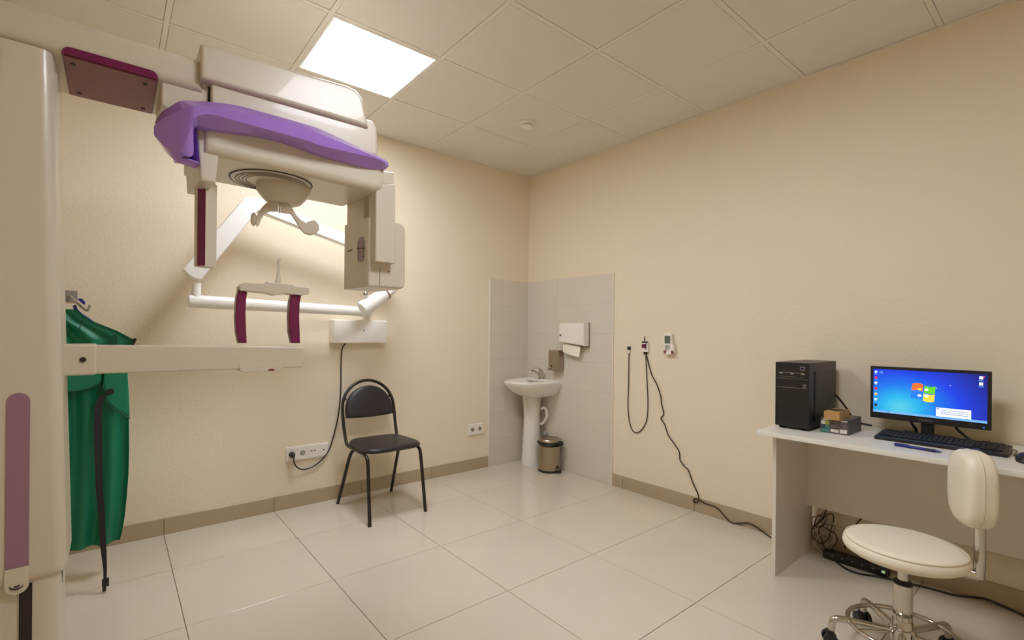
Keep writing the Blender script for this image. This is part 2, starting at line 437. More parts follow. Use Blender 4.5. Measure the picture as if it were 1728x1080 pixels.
# sensor mount and sensor bar
us0, us1 = lu(cp(335, 290, -.20)), lu(cp(366, 300, -.20))
zs = cp(350, 316, -.12).z
mk('sensor_mount', MB().prism([loc(us0-.008, -.20, z0+.11), loc(us1+.03, -.20, z0+.11), loc(us1+.008, -.20, z0-.0), loc(us1-.002, -.20, zs), loc(us0+.006, -.20, zs)], nb*.24, .01, 3), 'white', ra)
bc = cp(347, 380, -.06); zb0 = cp(347, 450, -.09).z
def dia(z, r_, rot, c):
    return [Vector((c.x + r_*math.cos(R(rot+45+90*k)), c.y + r_*math.sin(R(rot+45+90*k)), z)) for k in range(4)]
rot = 38; rb = .036
sb = mk('sensor_bar', MB().prism(dia(zb0, rb, rot, bc), (0, 0, zs+.03-zb0), .003), 'white', ra)
d0 = dia(zb0, rb, rot, bc)
# the left-front face of the bar carries the magenta strip
fc = sorted(d0, key=lambda p: (p-CAM).dot(rgt))[0]; nc = sorted(d0, key=lambda p: (p-CAM).length)[0]
ed = (nc-fc); nn = Vector((ed.y, -ed.x, 0)).normalized()
if nn.dot(CAM-nc) < 0: nn = -nn
A, B = fc + ed*.30, fc + ed*.97
mk('magenta_strip', MB().prism([A+Vector((0, 0, .004)), B+Vector((0, 0, .004)), B+Vector((0, 0, zs+.004-zb0)), A+Vector((0, 0, zs+.004-zb0))], nn*.0015), 'magenta', sb)
# head support disc with two temple arms
tcn = on_y(479, 320, -1.275); T0 = Vector((tcn.x, tcn.y, 0))
zd = on_y(479, 300, -1.275).z; zl = on_y(479, 345, -1.275).z; hh = zd - zl
hs = mk('head_support', MB().lathe([(0, hh), (.075, hh), (.098, hh*.88), (.108, hh*.68), (.106, hh*.45), (.095, hh*.3), (.07, hh*.05), (.055, 0), (0, 0)], T0+Vector((0, 0, zl))), 'white', sc)
vt_ = (CAM - tcn); vt_.z = 0; vt_.normalize()          # the fork hangs across the patient's head
def hp(px, py, o=0): return on_p(px, py, tcn + vt_*o, vt_)
mk('temple_arm', MB().prism([hp(*q) for q in ((456, 342), (470, 343), (470, 358), (455, 358), (447, 362), (441, 370), (437, 381), (433, 384), (432, 378), (434, 366), (440, 355), (448, 346))], vt_*.03, .005), 'white', hs)
mk('temple_pad', MB().sphere(hp(428, 370, .015), .021, (.55, .8, 1.35)), 'white', hs)
mk('temple_arm', MB().prism([hp(*q) for q in ((474, 343), (484, 344), (492, 351), (500, 364), (508, 373), (516, 378), (522, 375), (530, 373), (537, 379), (538, 389), (532, 396), (522, 398), (513, 395), (505, 386), (497, 372), (490, 362), (474, 360))], vt_*.03, .005), 'white', hs)
mk('clamp_gap', MB().box(hp(472, 352, .012)-Vector((.003, .003, .02)), hp(472, 352, .012)+Vector((.003, .003, .022))), 'paper', hs)
# x-ray tube head
vb0, vb1 = -.15, .11
ut0 = lu(cp(622, 440, vb0)); ut1 = lu(cp(681, 430, vb0+.02))
zt_0, zt_1 = cp(632, 484, vb0).z, cp(625, 366, vb0).z
th = mk('tube_head', MB().prism([loc(u, vb0, z) for u, z in ((ut0, zt_0), (ut1-.02, zt_0), (ut1-.004, zt_0+.01), (ut1, zt_0+.03), (ut1, zt_1-.03), (ut1-.012, zt_1-.01), (ut1-.03, zt_1), (ut0, zt_1))], nb*(vb1-vb0), .012, 3), 'white', ra)
mk('tube_neck', MB().prism([loc(u, vb0+.07, z) for u, z in ((ut0+.010, zt_1-.02), (ut1-.02, zt_1-.02), (ut1-.02, z0+.02), (ut0+.010, z0+.02))], nb*.185, .01, 2), 'white', ra)
q0, q1, q2 = cp(635, 311, vb0-.05), cp(668, 311, vb0-.05), cp(668, 445, vb0-.05)
mk('tube_cover', MB().prism([q0, q1, q2, Vector((q0.x, q0.y, q2.z))], nb*.075, .007, 3), 'white', ra)
q0, q1, q2 = cp(640, 287, vb0-.02), cp(666, 290, vb0-.02), cp(666, 316, vb0-.02)
mk('arm_end_cap', MB().prism([q0, q1, q2, Vector((q0.x, q0.y, q2.z))], nb*.12, .012, 3), 'white', ra)
def lp(px, py): return on_p(px, py, loc(ut0-.0015, 0, 0), ua)  # the window face of the tube head looks along -ua
def patch(name, quad, m, parent, th_=.0015): return mk(name, MB().prism([lp(*q) for q in quad], -ua*th_), m, parent)
win = patch('beam_window', ((606, 402), (613, 399), (613.5, 440), (606, 443)), 'lilac', th)
patch('window_frame', ((604, 407), (606, 406.5), (606, 440), (604, 441)), 'grey', win, .002); patch('window_frame', ((612.5, 406), (614.3, 406), (614.3, 434), (612.5, 435)), 'grey', win, .002)
patch('cross_mark', ((603, 418.5), (616, 418), (616, 420), (603, 420.5)), 'logo', win, .003)
patch('maker_mark', ((585, 423.5), (590, 422), (595, 419.5), (593, 423), (590, 425.5)), 'grey', th)
q = cp(641, 452, vb0-.001); mk('seam', MB().box(q+Vector((-.001, -.001, zt_0-q.z+.004)), q+Vector((.001, .001, 0))), 'grey', th)
q = cp(656, 458, vb0); mk('screw', MB().sphere(q, .004), 'grey', th)
# purple fairing swept round the rotating arm: rails top, mid, mid, bottom
st = [((262, 205), (259.5, 214), (259.8, 228), (281, 259), -0.190), ((272, 190), (274, 200), (278, 247), (292, 268), -0.220),
      ((284, 182), (292, 192), (298, 252), (304, 276), -0.250), ((300, 172), (318, 180), (309, 248), (308, 264), -0.275),
      ((312, 169.5), (324, 178), (323, 214), (326, 261), -0.285), ((322, 170), (330, 179), (330, 197), (329, 214), -0.290),
      ((357, 172), (357, 181), (357, 193), (357, 217), -0.295), ((395, 177), (395, 187), (395, 203), (400, 222.5), -0.300),
      ((428, 185), (428, 193), (428, 212), (441, 227), -0.305), ((479, 199), (479, 207), (479, 226), (479, 236), -0.305),
      ((517, 210), (517, 219), (517, 237), (517, 250), -0.300), ((543, 219), (543, 227), (543, 246), (543, 261), -0.295),
      ((594, 243), (594, 248), (594, 258), (583, 273), -0.285), ((632, 260), (633, 264), (637, 268), (617, 283), -0.275),
      ((650, 269), (655, 274), (656, 281), (648, 288), -0.255)]
rails = []
for T_, A_, B_, C_, v in st:
    t_, a_, b_, d_ = cp(*T_, v+.05), cp(*A_, v), cp(*B_, v+.004), cp(*C_, v+.045)
    if len(rails) < 4:
        ins = ua*.05 + nb*.02; bd = d_ + ins; bt = t_ + ins
    else:
        vb = min(.16, v + .34); bt = t_ + nb*(vb-v); bd = d_ + nb*(vb-v)
        if v < -.28: bd.z = max(bd.z, z0+.03)
    rails.append([t_, a_, b_, d_, bd, bt])
cols = [crom([r_[k] for r_ in rails], 4) for k in range(6)]
rings = [list(q_) for q_ in zip(*cols)]
mk('purple_fairing', MB().loft(rings), 'purple', sc, sharp=17)
# lower arm with chin rest
yl = -1.36
def rect(p0, p1, y): a, b = on_y(*p0, y), on_y(*p1, y); return a, b
xb = on_y(163, 600, yl).x; xe = on_y(512, 600, yl).x; x00 = xs + .06
zl1 = on_y(340, 584.5, yl).z; zl0 = on_y(340, 626, yl).z
la = mk('lower_arm', MB().prism([(xb-.01, yl, on_y(163, 631, yl).z), (xe-.004, yl, on_y(512, 620, yl).z), (xe, yl, on_y(512, 617, yl).z), (xe, yl, on_y(512, 588, yl).z), (xe-.006, yl, on_y(510, 585, yl).z), (xb-.01, yl, on_y(163, 583, yl).z)], (0, .12, 0), .006, 3), 'white', sc)
mk('arm_bracket', MB().box((x00, yl-.006, on_y(163, 632.5, yl).z), (xb, yl+.13, on_y(163, 581, yl).z), .008, 3), 'white', sc)
q = on_y(140, 607, yl-.006); mk('pivot_screw', MB().lathe([(0, 0), (.0085, 0), (.0085, .004), (0, .004)], q, 14, zalign((0, -1, 0))), 'dark', la)
mk('control_pod', MB().prism([on_y(*q, yl-.004) for q in ((402, 612), (478, 612), (478, 622), (472, 627), (465, 628), (412, 629), (405, 626))], (0, .11, 0), .004), 'white', la)
q = on_y(458, 624, yl-.004); mk('red_lamp', MB().lathe([(0, 0), (.013, 0), (.011, .003), (0, .004)], q, 18, zalign((0, -1, 0)), sx=1, sy=.3), 'red', la)
yc = yl + .03
for q in (((403, 488), (399, 505), (397.5, 535), (399, 560), (403, 579), (417, 579), (416, 560), (415, 530), (416, 505), (418, 493)),
          ((493, 496), (489.5, 510), (488, 535), (489, 560), (493, 579), (507, 579), (506.5, 560), (505.5, 535), (506.5, 512), (509, 498))):
    mk('hand_grip', MB().prism([on_y(*p_, yc) for p_ in q], (0, .045, 0), .006, 3), 'magenta', la)
cr_ = mk('chin_rest', MB().prism([on_y(*q, yc-.012) for q in ((404, 483), (409, 478), (415, 477), (449, 478.5), (452, 475.5), (496, 479.5), (497, 482.5), (522, 485.5), (522.5, 496), (510, 498.5), (490, 496.5), (486, 495), (474, 496.5), (464, 498), (450, 494), (415, 491), (406, 491))], (0, .07, 0), .004, 2), 'white', la)
mk('bite_stick', MB().prism([on_y(*q, yc+.012) for q in ((464, 477), (467, 468), (469, 450), (469.5, 440), (471.5, 436), (475, 435), (475.5, 437.5), (473, 439), (472, 446), (473, 465), (476, 478))], (0, .012, 0), .001), 'white', cr_)

# ================================================================== intraoral x-ray arm on the left wall
ya = -.23
bx0, bx1 = on_y(563, 560, -.09).x, on_y(654, 560, -.09).x
bz0, bz1 = on_y(610, 579, -.09).z, on_y(610, 540, -.09).z
da = thing('dental_xray_arm', 'white jointed dental x-ray arm folded along the wall behind the scanner', 'x-ray arm', ((bx0+bx1)/2, -.05, bz0))
wb = mk('wall_box', MB().box((bx0, -.09, bz0), (bx1, 0, bz1), .01, 3), 'wwhite', da)
q = on_y(614, 558, -.09); mk('key_mark', MB().box(q-Vector((.004, .001, .006)), q+Vector((.004, .001, .006))), 'grey', wb)
a, b = on_y(318, 508.5, ya), on_y(612, 525.5, ya)
za = (a.z+b.z)/2
mk('pivot_post', MB().lathe([(.03, bz1-.01), (.03, za-.02)], (b.x+.10, -.06, 0), 20), 'wwhite', da)
mk('horizontal_bar', MB().loft([[Vector((x_, ya + t_*.034*math.cos(k*math.pi/8) + dy, za + dz + t_*.038*math.sin(k*math.pi/8))) for k in range(16)] for x_, t_, dy, dz in ((a.x, .8, 0, .012), (a.x+.012, 1, 0, .012), (b.x-.1, .88, .04, -.006), (b.x+.12, .86, .14, -.012), (b.x+.13, .7, .145, -.012))]), 'wwhite', da)
q = on_y(331, 490, ya); mk('pivot_post', MB().lathe([(.024, za+.03), (.024, on_y(331, 478, ya).z)], (q.x, ya, 0), 18), 'wwhite', da)
def bar(p0, p1, w0, w1, dep, y):
    p0, p1 = Vector(p0), Vector(p1); d = (p1-p0).normalized(); s_ = Vector((-d.z, 0, d.x))
    m_ = MB(); pts = []
    for k in range(7): an = R(90+30*k); pts.append(p0 + d*math.cos(an)*w0*.22 + s_*math.sin(an)*w0*.5)
    for k in range(7): an = R(-90+30*k); pts.append(p1 + d*math.cos(an)*w1*.5 + s_*math.sin(an)*w1*.5)
    return m_.prism(pts, (0, dep, 0), .012, 3)
e0 = on_y(325, 462, ya-.04); e1 = on_y(424, 345, ya-.04); e2 = on_y(640, 424, ya)
mk('scissor_arm', bar(e0, e1, .105, .10, .075, ya-.04), 'wwhite', da)
mk('scissor_arm', bar(on_y(430, 342, ya-.02), on_y(655, 433, ya-.02), .085, .075, .06, ya-.02), 'wwhite', da)
h0, h1 = on_y(611, 522, ya-.03), on_y(650, 496, ya-.03); h2 = on_y(678, 478, ya-.03)
mk('x_ray_tube', MB().tube([h0, h0.lerp(h1, .06), h0.lerp(h1, .5), h1], lambda t: (.050, .056, .053, .046)[min(3, int(t*3+.5))], 20), 'wwhite', da)
mk('beam_cone', MB().tube([h1, h1.lerp(h2, .5), h2], lambda t: .044-.03*t, 20), 'wwhite', da)
mk('ring', MB().tube([h1.lerp(h0, .01), h1.lerp(h2, .08)], .0475, 20), 'lilac', da)
mk('yoke_ball', MB().sphere(on_y(617, 496, ya-.05), .021), 'chrome', da)
mk('hanging_stem', MB().tube([on_y(655, 433, ya-.0), on_y(668, 465, ya-.03), h2], .016, 12), 'wwhite', da)

# ================================================================== sockets, plug and power cord
def socket(name, label, p0, p1, holes, grp):
    a, b = on_y(*p0, -.012), on_y(*p1, -.012)
    t = thing(name, label, 'socket', ((a.x+b.x)/2, -.006, b.z), grp)
    mk('frame', MB().box((a.x, -.012, b.z), (b.x, 0, a.z), .004), 'white2', t)
    n = holes; w_ = (b.x-a.x)/n; zc = (a.z+b.z)/2
    return t, a, b, w_, zc
t, a, b, w_, zc = socket('wall_socket', 'long white four-gang wall socket with one black plug in', (482.5, 756), (554.5, 769), 4, 'wall sockets')
for k in range(4):
    x = a.x + w_*(k+.5)
    o = mk('socket_plate', MB().box((x-w_*.44, -.0145, b.z+.008), (x+w_*.44, -.011, a.z-.008), .001), 'white2', t)
    if k < 2:
        mk('socket_well', MB().lathe([(.019, 0), (.019, .001), (.0165, .001), (.0165, 0)], (x, -.0145, zc), 20, zalign((0, -1, 0))), 'metalg', o)
        mk('socket_well', MB().lathe([(0, 0), (.016, 0), (.016, .0006), (0, .0006)], (x, -.0145, zc), 20, zalign((0, -1, 0))), 'keypad', o)
        for s in (-1, 1): mk('pin_hole', MB().lathe([(0, 0), (.003, 0), (.003, .0015), (0, .0015)], (x+s*.009, -.0145, zc), 8, zalign((0, -1, 0))), 'dark', o)
    elif k == 2:
        for s in (-1, 1): mk('data_port', MB().box((x+s*.011-.006, -.016, zc), (x+s*.011+.006, -.0143, zc+.010)), 'grey', o)
    else: mk('data_port', MB().box((x-.006, -.016, zc-.003), (x+.006, -.0143, zc+.006)), 'grey', o)
plug = Vector((a.x+w_*.5, -.014, zc))
t2, a2, b2, w2, zc2 = socket('wall_socket', 'small white double socket beside the tiled corner', (791, 716.5), (815.5, 731.5), 2, 'wall sockets')
for k in range(2):
    x = a2.x + w2*(k+.5)
    o = mk('socket_plate', MB().box((x-w2*.44, -.0145, b2.z+.006), (x+w2*.44, -.011, a2.z-.006), .001), 'white2', t2)
    mk('socket_well', MB().lathe([(0, 0), (.019, 0), (.019, .0006), (0, .0006)], (x, -.0145, zc2), 20, zalign((0, -1, 0))), 'metalg', o)
    for s in (-1, 1): mk('pin_hole', MB().lathe([(0, 0), (.004, 0), (.004, .0015), (0, .0015)], (x+s*.009, -.0145, zc2), 8, zalign((0, -1, 0))), 'dark', o)
pth = [on_y(584, 579, -.03), on_y(577, 590, -.02)] + [on_y(x, y, -.014) for x, y in ((575.5, 620), (575, 660), (571, 700), (563, 735), (553, 763), (535, 783), (515, 792))] + [on_y(502, 789, -.03), on_y(496, 780, -.045), plug + Vector((.002, -.052, -.01)), plug + Vector((0, -.038, -.004))]
pc = mk('power_cord', MB().tube(pth, .0045, 8, 6), 'tube', da)
mk('plug', MB().lathe([(.012, 0), (.019, .006), (.019, .02), (.013, .034), (.006, .042)], plug, 16, zalign((0, -1, -.15))), 'black', pc)

# ================================================================== black chair by the wall
ch = thing('visitor_chair', 'black vinyl visitor chair with arched tubular back against the wall', 'chair', (-1.68, -.37, 0))
feet = dict(BL=(-1.888, -.118, 0), FL=(-1.876, -.638, 0), BR=(-1.472, -.100, 0), FR=(-1.473, -.622, 0))
zs_ = .430; L_, R_ = -1.872, -1.488
TR = .0115
for f, x in (('FL', L_), ('FR', R_)):
    F_ = Vector(feet[f]); yy = F_.y + .045
    mk('leg', MB().tube([F_, F_.lerp(Vector((x, yy, zs_-.05)), .5), (x, yy, zs_-.06), (x, yy+.02, zs_-.015), (x, yy+.07, zs_)], TR, 10, 5), 'tube', ch)
for f, x in (('BL', L_+.012), ('BR', R_-.012)):
    F_ = Vector(feet[f])
    mk('leg', MB().tube([F_, F_.lerp(Vector((x, -.27, zs_-.06)), .5), (x, -.27, zs_-.06), (x+(.03 if f == 'BL' else -.03), -.29, zs_-.02)], TR, 10, 4), 'tube', ch)
for x in (L_, R_):
    mk('seat_rail', MB().tube([(x, -.53, zs_), (x, -.28, zs_)], TR, 10), 'tube', ch)
mk('cross_bar', MB().tube([(L_+.04, -.29, zs_-.021), (R_-.04, -.29, zs_-.021)], .010, 10), 'tube', ch)
zt = .858; r_ = (R_-L_)/2; xm = (L_+R_)/2
def back_y(z): return -.20 + (z-.48)*.24
arch = [(L_, -.285, zs_), (L_, -.235, zs_+.012), (L_, -.208, zs_+.05), (L_-.002, back_y(.56), .56), (L_-.002, back_y(.66), .66)]
arch += [(xm - r_*math.cos(R(a_)), back_y(.67+(zt-.67)*math.sin(R(a_))), .67+(zt-.67)*math.sin(R(a_))) for a_ in (15, 35, 55, 75, 90, 105, 125, 145, 165)]
arch += [(R_+.002, back_y(.66), .66), (R_+.002, back_y(.56), .56), (R_, -.208, zs_+.05), (R_, -.235, zs_+.012), (R_, -.285, zs_)]
mk('back_frame', MB().tube(arch, TR, 10, 4), 'tube', ch)
rr = r_ - .013
def bk(x, z, o): return Vector((x, back_y(z) + o - .02*math.cos((x-xm)/rr*1.3), z))
out = [(xm - rr, .62)] + [(xm - rr*math.cos(R(a_)), .655+(zt-.035-.655)*math.sin(R(a_))) for a_ in range(0, 181, 12)] + [(xm+rr, .62)] + [(xm + rr*(1-2*k/8), .607-.006*math.sin(math.pi*k/8)) for k in range(0, 9)]
br = MB(); ringF = [bk(x, z, -.008) for x, z in out]
def shrink(s, o): 
    zm = .71; return [bk(xm+(x-xm)*s, zm+(z-zm)*s, o) for x, z in out]
br.loft([shrink(.30, -.016), shrink(.8, -.016), shrink(.95, -.012), shrink(1, -.001), shrink(.95, .012), shrink(.3, .014)])
mk('backrest', br, 'vinyl', ch, sharp=60)
for x, z in ((L_+.017, .735), (R_-.017, .735)):
    mk('bracket', MB().box((x-.014, back_y(z)-.006, z-.008), (x+.014, back_y(z)+.008, z+.008), .002), 'tube', ch)
se = MB()
so = []
for k in range(32):
    a_ = 2*math.pi*k/32; ex = 4.2
    c_, s_ = math.cos(a_), math.sin(a_)
    X_ = math.copysign(abs(c_)**(2/ex), c_); Y_ = math.copysign(abs(s_)**(2/ex), s_)
    so.append((X_*(.203+.012*(-Y_)), Y_*.208))
se.loft([[Vector((xm+x*s, -.405+y*s, z)) for x, y in so] for s, z in ((.5, .434), (.93, .434), (1, .444), (1, .455), (.96, .466), (.85, .471), (.4, .473))])
mk('seat', se, 'vinyl', ch, sharp=60)

# ================================================================== green lead apron on its hook
yA = -.42
def apx(px, py): return on_y(px, py, yA)
ap = thing('lead_apron', 'dark green lead apron with black straps hanging behind the scanner', 'apron', (apx(150, 900).x, yA, apx(150, 912).z))
rowsA = [(522, 128), (540, 152), (548, 172), (558, 197), (568, 216), (574, 228), (582, 224), (590, 219), (610, 215), (650, 216), (700, 217.5), (760, 218), (800, 217), (840, 214), (870, 211), (900, 206), (913, 202)]
NX = 26
def sheet(rows, x_left, y0, amp, thick, freq=5.5, ph=0.):
    g = []
    for py, px in rows:
        r = on_y(px, py, y0); row = []
        for k in range(NX+1):
            u = k/NX; x = x_left + (r.x-x_left)*u
            dpt = max(0, 1.34-r.z)
            row.append(Vector((x, y0 - amp*min(1, .25+dpt*1.6)*math.sin(ph+freq*2*math.pi*u*.55) - amp*.4*math.sin(17*u+3*r.z), r.z)))
        g.append(row)
    t = bmesh.new(); A = [[t.verts.new(p) for p in r] for r in g]; B = [[t.verts.new(p+Vector((0, thick, 0))) for p in r] for r in g]
    for i in range(len(g)-1):
        for k in range(NX):
            t.faces.new((A[i][k], A[i][k+1], A[i+1][k+1], A[i+1][k])); t.faces.new((B[i][k], B[i+1][k], B[i+1][k+1], B[i][k+1]))
    n = len(g)-1
    for i in range(n):
        t.faces.new((A[i][0], A[i+1][0], B[i+1][0], B[i][0])); t.faces.new((A[i][NX], B[i][NX], B[i+1][NX], A[i+1][NX]))
    for k in range(NX):
        t.faces.new((A[0][k], B[0][k], B[0][k+1], A[0][k+1])); t.faces.new((A[n][k], A[n][k+1], B[n][k+1], B[n][k]))
    bmesh.ops.recalc_face_normals(t, faces=list(t.faces))
    m_ = MB(); m_._add(t); return m_
XL = apx(125, 700).x - .16
mk('front_panel', sheet(rowsA, XL, yA, .020, .012, 7, .6), 'green', ap, sharp=80)
cape = [(x, y) for x, y in ((606, 214), (640, 216), (668, 217.5), (684, 218.5), (694, 219), (703, 219))]
def fold(quads, y, m, name, thick=.01, sharp=50, bev=.003):
    return mk(name, MB().prism([on_y(*q, y) for q in quads], (0, thick, 0), bev), m, ap, sharp=sharp)
fold(((178, 604), (214, 604), (216, 640), (218, 672), (219, 704), (212, 700), (201, 696), (192, 690), (183, 680), (176, 668), (174, 645)), yA-.045, 'green', 'side_flap', .02, bev=.008)
fold(((100, 604), (172, 604), (172, 640), (168, 648), (150, 656), (126, 661), (100, 662)), yA-.035, 'green', 'cape', .012)
mk('hem_seam', MB().tube([on_y(x, y, yA-.037) for x, y in ((100, 661), (126, 660), (150, 655), (168, 647))], .004, 6, 4), 'greend', ap)
mk('flap_binding', MB().tube([on_y(x, y, yA-.046) for x, y in ((174, 648), (177, 668), (184, 681), (193, 691), (206, 698), (219, 706))], .0035, 6, 4), 'greend', ap)
fold(((176, 659), (190.5, 655.5), (192.5, 658), (192, 663), (178, 668)), yA-.052, 'strap', 'loop_tab', .006, bev=.001)
s1 = [(168, 667, 178), (161, 680, 173), (159, 700, 172), (158, 740, 172), (160, 790, 173), (162, 830, 174), (166, 870, 177), (167, 900, 178), (170, 930, 180), (174, 960, 180.5), (174.5, 978, 180)]
yEnd = on_z(177, 996, .012).y
def ySt(y): return yA-.052 + (min(0, yEnd-(yA-.052)))*max(0, (y-700)/285)**1.5
stp = MB().loft([[on_y(a_, y, ySt(y)), on_y(b_, y, ySt(y)+.002), on_y(b_, y, ySt(y)+.006), on_y(a_, y, ySt(y)+.004)] for a_, y, b_ in s1])
so_ = mk('hanging_strap', stp, 'strap', ap)
q = on_y(178, 984, ySt(984)); q.z = max(q.z, .037)
mk('buckle', MB().box(q+Vector((-.013, -.006, -.016)), q+Vector((.013, .008, .022)), .004).box(q+Vector((-.011, -.008, -.036)), q+Vector((.003, .006, -.012)), .003), 'black', so_)
mk('sleeve_binding', MB().tube([on_y(x, y, yA-.02) for x, y in ((228.5, 571), (226, 577), (222, 584), (219, 590))], .007, 8, 3), 'black', ap)
mk('arm_opening', MB().prism([on_y(x, y, yA-.030) for x, y in ((183, 584), (185, 574), (190, 566), (194, 564), (198, 568), (199, 584))], (0, .006, 0), .001), 'greend', ap)
mk('shoulder_seam', MB().tube([on_y(x, y, yA-.028) for x, y in ((141, 540), (135, 552), (130, 563))], .002, 6, 3), 'greend', ap)
hg = thing('clothes_hanger', 'blue plastic clothes hanger holding the green apron', 'hanger', on_y(134, 545, yA+.01))
mk('shoulder_bar', MB().tube([on_y(x, y, yA+.02) for x, y in ((126, 515), (128, 522), (136, 530), (145, 536), (158, 545))], .007, 8, 4), 'blue', hg)
mk('swivel', MB().prism([on_y(x, y, yA-.01) for x, y in ((131, 505), (135, 503), (140, 505), (143.5, 509), (144, 514), (140, 513.5), (136, 510))], (0, .02, 0), .003), 'blue', hg)
hk = thing('coat_hook', 'grey metal wall hook above the green apron', 'hook', (on_y(122, 503, yA).x-.03, -.003, on_y(122, 503, yA).z))
mk('hook_arm', MB().tube([Vector((on_y(122, 503, yA).x-.03, -.004, on_y(122, 503, yA).z+.03)), on_y(124, 505, yA+.15), on_y(128, 509, yA+.04), on_y(138, 518, yA), on_y(146, 524, yA-.01), on_y(149, 522, yA-.012), on_y(151.5, 515, yA-.012)], .0055, 8, 4), 'metalg', hk)
q = Vector((on_y(122, 503, yA).x-.03, 0, on_y(122, 503, yA).z+.03)); mk('back_plate', MB().box(q+Vector((-.03, -.006, -.03)), q+Vector((.03, 0, .03)), .002), 'metalg', hk)

# ================================================================== wash basin in the tiled corner
by = -.25
sk = thing('wash_basin', 'white ceramic pedestal wash basin in the tiled corner', 'basin', (-.165, by, 0))
def dshape(a_, p_, z, x0=-.010, n=28):
    pts = []
    for k in range(n+1):
        t = math.pi*k/n; c_, s_ = math.cos(t), math.sin(t)
        pts.append(Vector((x0 - (p_)*abs(s_)**.8, by - a_*math.copysign(abs(c_)**.75, c_), z)))
    return pts
bs = MB().loft([dshape(.085, .20, .632), dshape(.13, .27, .65), dshape(.18, .35, .69), dshape(.212, .405, .74), dshape(.222, .425, .768), dshape(.222, .425, .782), dshape(.214, .415, .790),
                dshape(.196, .392, .788, -.02), dshape(.18, .36, .765, -.04), dshape(.14, .29, .71, -.075), dshape(.06, .18, .685, -.11)])
mk('bowl', bs, 'ceramic', sk, sharp=60)
mk('tap_ledge', MB().box((-.085, by-.17, .770), (-.011, by+.17, .796), .010, 3), 'ceramic', sk)
pdc = on_z(896, 787, 0) + Vector((.065, .065, 0))
mk('pedestal', MB().lathe([(.094, 0), (.097, .012), (.094, .05), (.088, .15), (.080, .30), (.077, .42), (.080, .52), (.088, .60), (.094, .645)], pdc, 32, None, 1, 1), 'ceramic', sk)
tp = thing('basin_tap', 'chrome lever mixer tap on the wash basin', 'tap', (-.06, by, .796))
mk('body', MB().lathe([(.030, 0), (.030, .006), (.022, .012), (.021, .055), (.023, .065), (.019, .078), (0, .082)], (-.06, by, .796), 20), 'chrome', tp)
mk('spout', MB().tube([(-.065, by, .825), (-.10, by, .842), (-.15, by, .868), (-.19, by, .872), (-.20, by, .860)], lambda t: .014-.003*t, 12, 4), 'chrome', tp)
mk('lever', MB().tube([(-.058, by, .872), (-.075, by-.002, .885), (-.12, by-.004, .897), (-.165, by-.005, .892)], lambda t: .010-.004*t, 10, 4, flat=.6), 'chrome', tp)
dp = sk
def wx(px, py, x): return on_x(px, py, x)
mk('siphon', MB().tube([wx(914, 690, -.06), wx(918, 688, -.06), wx(922, 693, -.06), wx(922.5, 703, -.06), wx(919, 710, -.06), wx(915, 715, -.06), wx(910, 715, -.05)], .013, 10, 4), 'white2', dp)
mk('supply_pipe', MB().tube([wx(917, 676, -.05), wx(917.5, 690, -.04), wx(916, 715, -.03), wx(917, 735, -.03), wx(917.5, 755, -.03)], .008, 8, 4), 'metalg', dp)
q = wx(922, 731, -.03); mk('valve', MB().lathe([(.016, 0), (.020, .006), (.020, .026), (.010, .034)], q, 14, zalign((-1, -.4, 0))), 'metalg', dp)

# paper towel dispenser
xf = -.09
a, b = on_x(942.5, 546, xf), on_x(984, 583, xf)
td = thing('towel_dispenser', 'white plastic paper towel dispenser on the grey tiles', 'dispenser', (-.055, (a.y+b.y)/2, b.z))
zt1, zt0_ = on_x(960, 545, xf).z, on_x(942, 577, xf).z; zt0b = on_x(982, 584, xf).z
mk('housing', MB().prism([(xf, a.y, zt0_), (xf, b.y, zt0b), (xf, b.y, zt1-.006), (xf, b.y+.02, zt1), (xf, a.y-.02, zt1), (xf, a.y, zt1-.012)], (-xf-.010, 0, 0), .014, 3), 'white2', td)
mk('back_tray', MB().box((-.022, b.y-.004, zt0b-.012), (-.009, a.y+.004, zt1+.002), .003), 'metalg', td)
q = on_x(946, 565.5, xf-.001); mk('sight_window', MB().prism([on_x(*p_, xf-.001) for p_ in ((944, 566), (946, 564), (947.5, 564.5), (946, 567.5), (944.5, 567.5))], (.002, 0, 0)), 'logo', td)
mk('key_slot', MB().box((-.05, (a.y+b.y)/2-.05, zt1-.002), (-.044, (a.y+b.y)/2-.044, zt1+.022), .001), 'white2', td)
pt = mk('paper_towel', MB().prism([on_x(*q, -.06) for q in ((950, 579), (979, 585), (978, 596), (976.5, 603), (962, 599), (950, 594))], (.004, 0, 0), .001), 'paper')
tag(pt, 'white paper towel sticking out below the dispenser', 'paper towel')
# soap dispenser
xf = -.085
a, b = on_x(925.3, 592, xf), on_x(942, 627, xf)
sd = thing('soap_dispenser', 'steel wall soap dispenser above the basin', 'dispenser', (-.045, (a.y+b.y)/2, b.z))
mk('housing', MB().box((xf, b.y, on_x(935, 626.5, xf).z), (-.009, a.y, on_x(935, 591, xf).z), .008, 3), 'steel', sd)
q = on_x(930, 620, xf); mk('push_button', MB().lathe([(.013, 0), (.013, .012), (.010, .016), (0, .016)], q, 16, zalign((-1, 0, 0))), 'chrome', sd)
q = on_x(930.5, 618, xf-.001); mk('button_recess', MB().lathe([(0, 0), (.010, 0), (.010, .002), (0, .002)], q, 14, zalign((-1, 0, 0))), 'dark', sd)
q = on_x(929, 623, xf); mk('nozzle', MB().tube([q, q+Vector((-.03, .01, -.004))], .007, 10), 'chrome', sd)

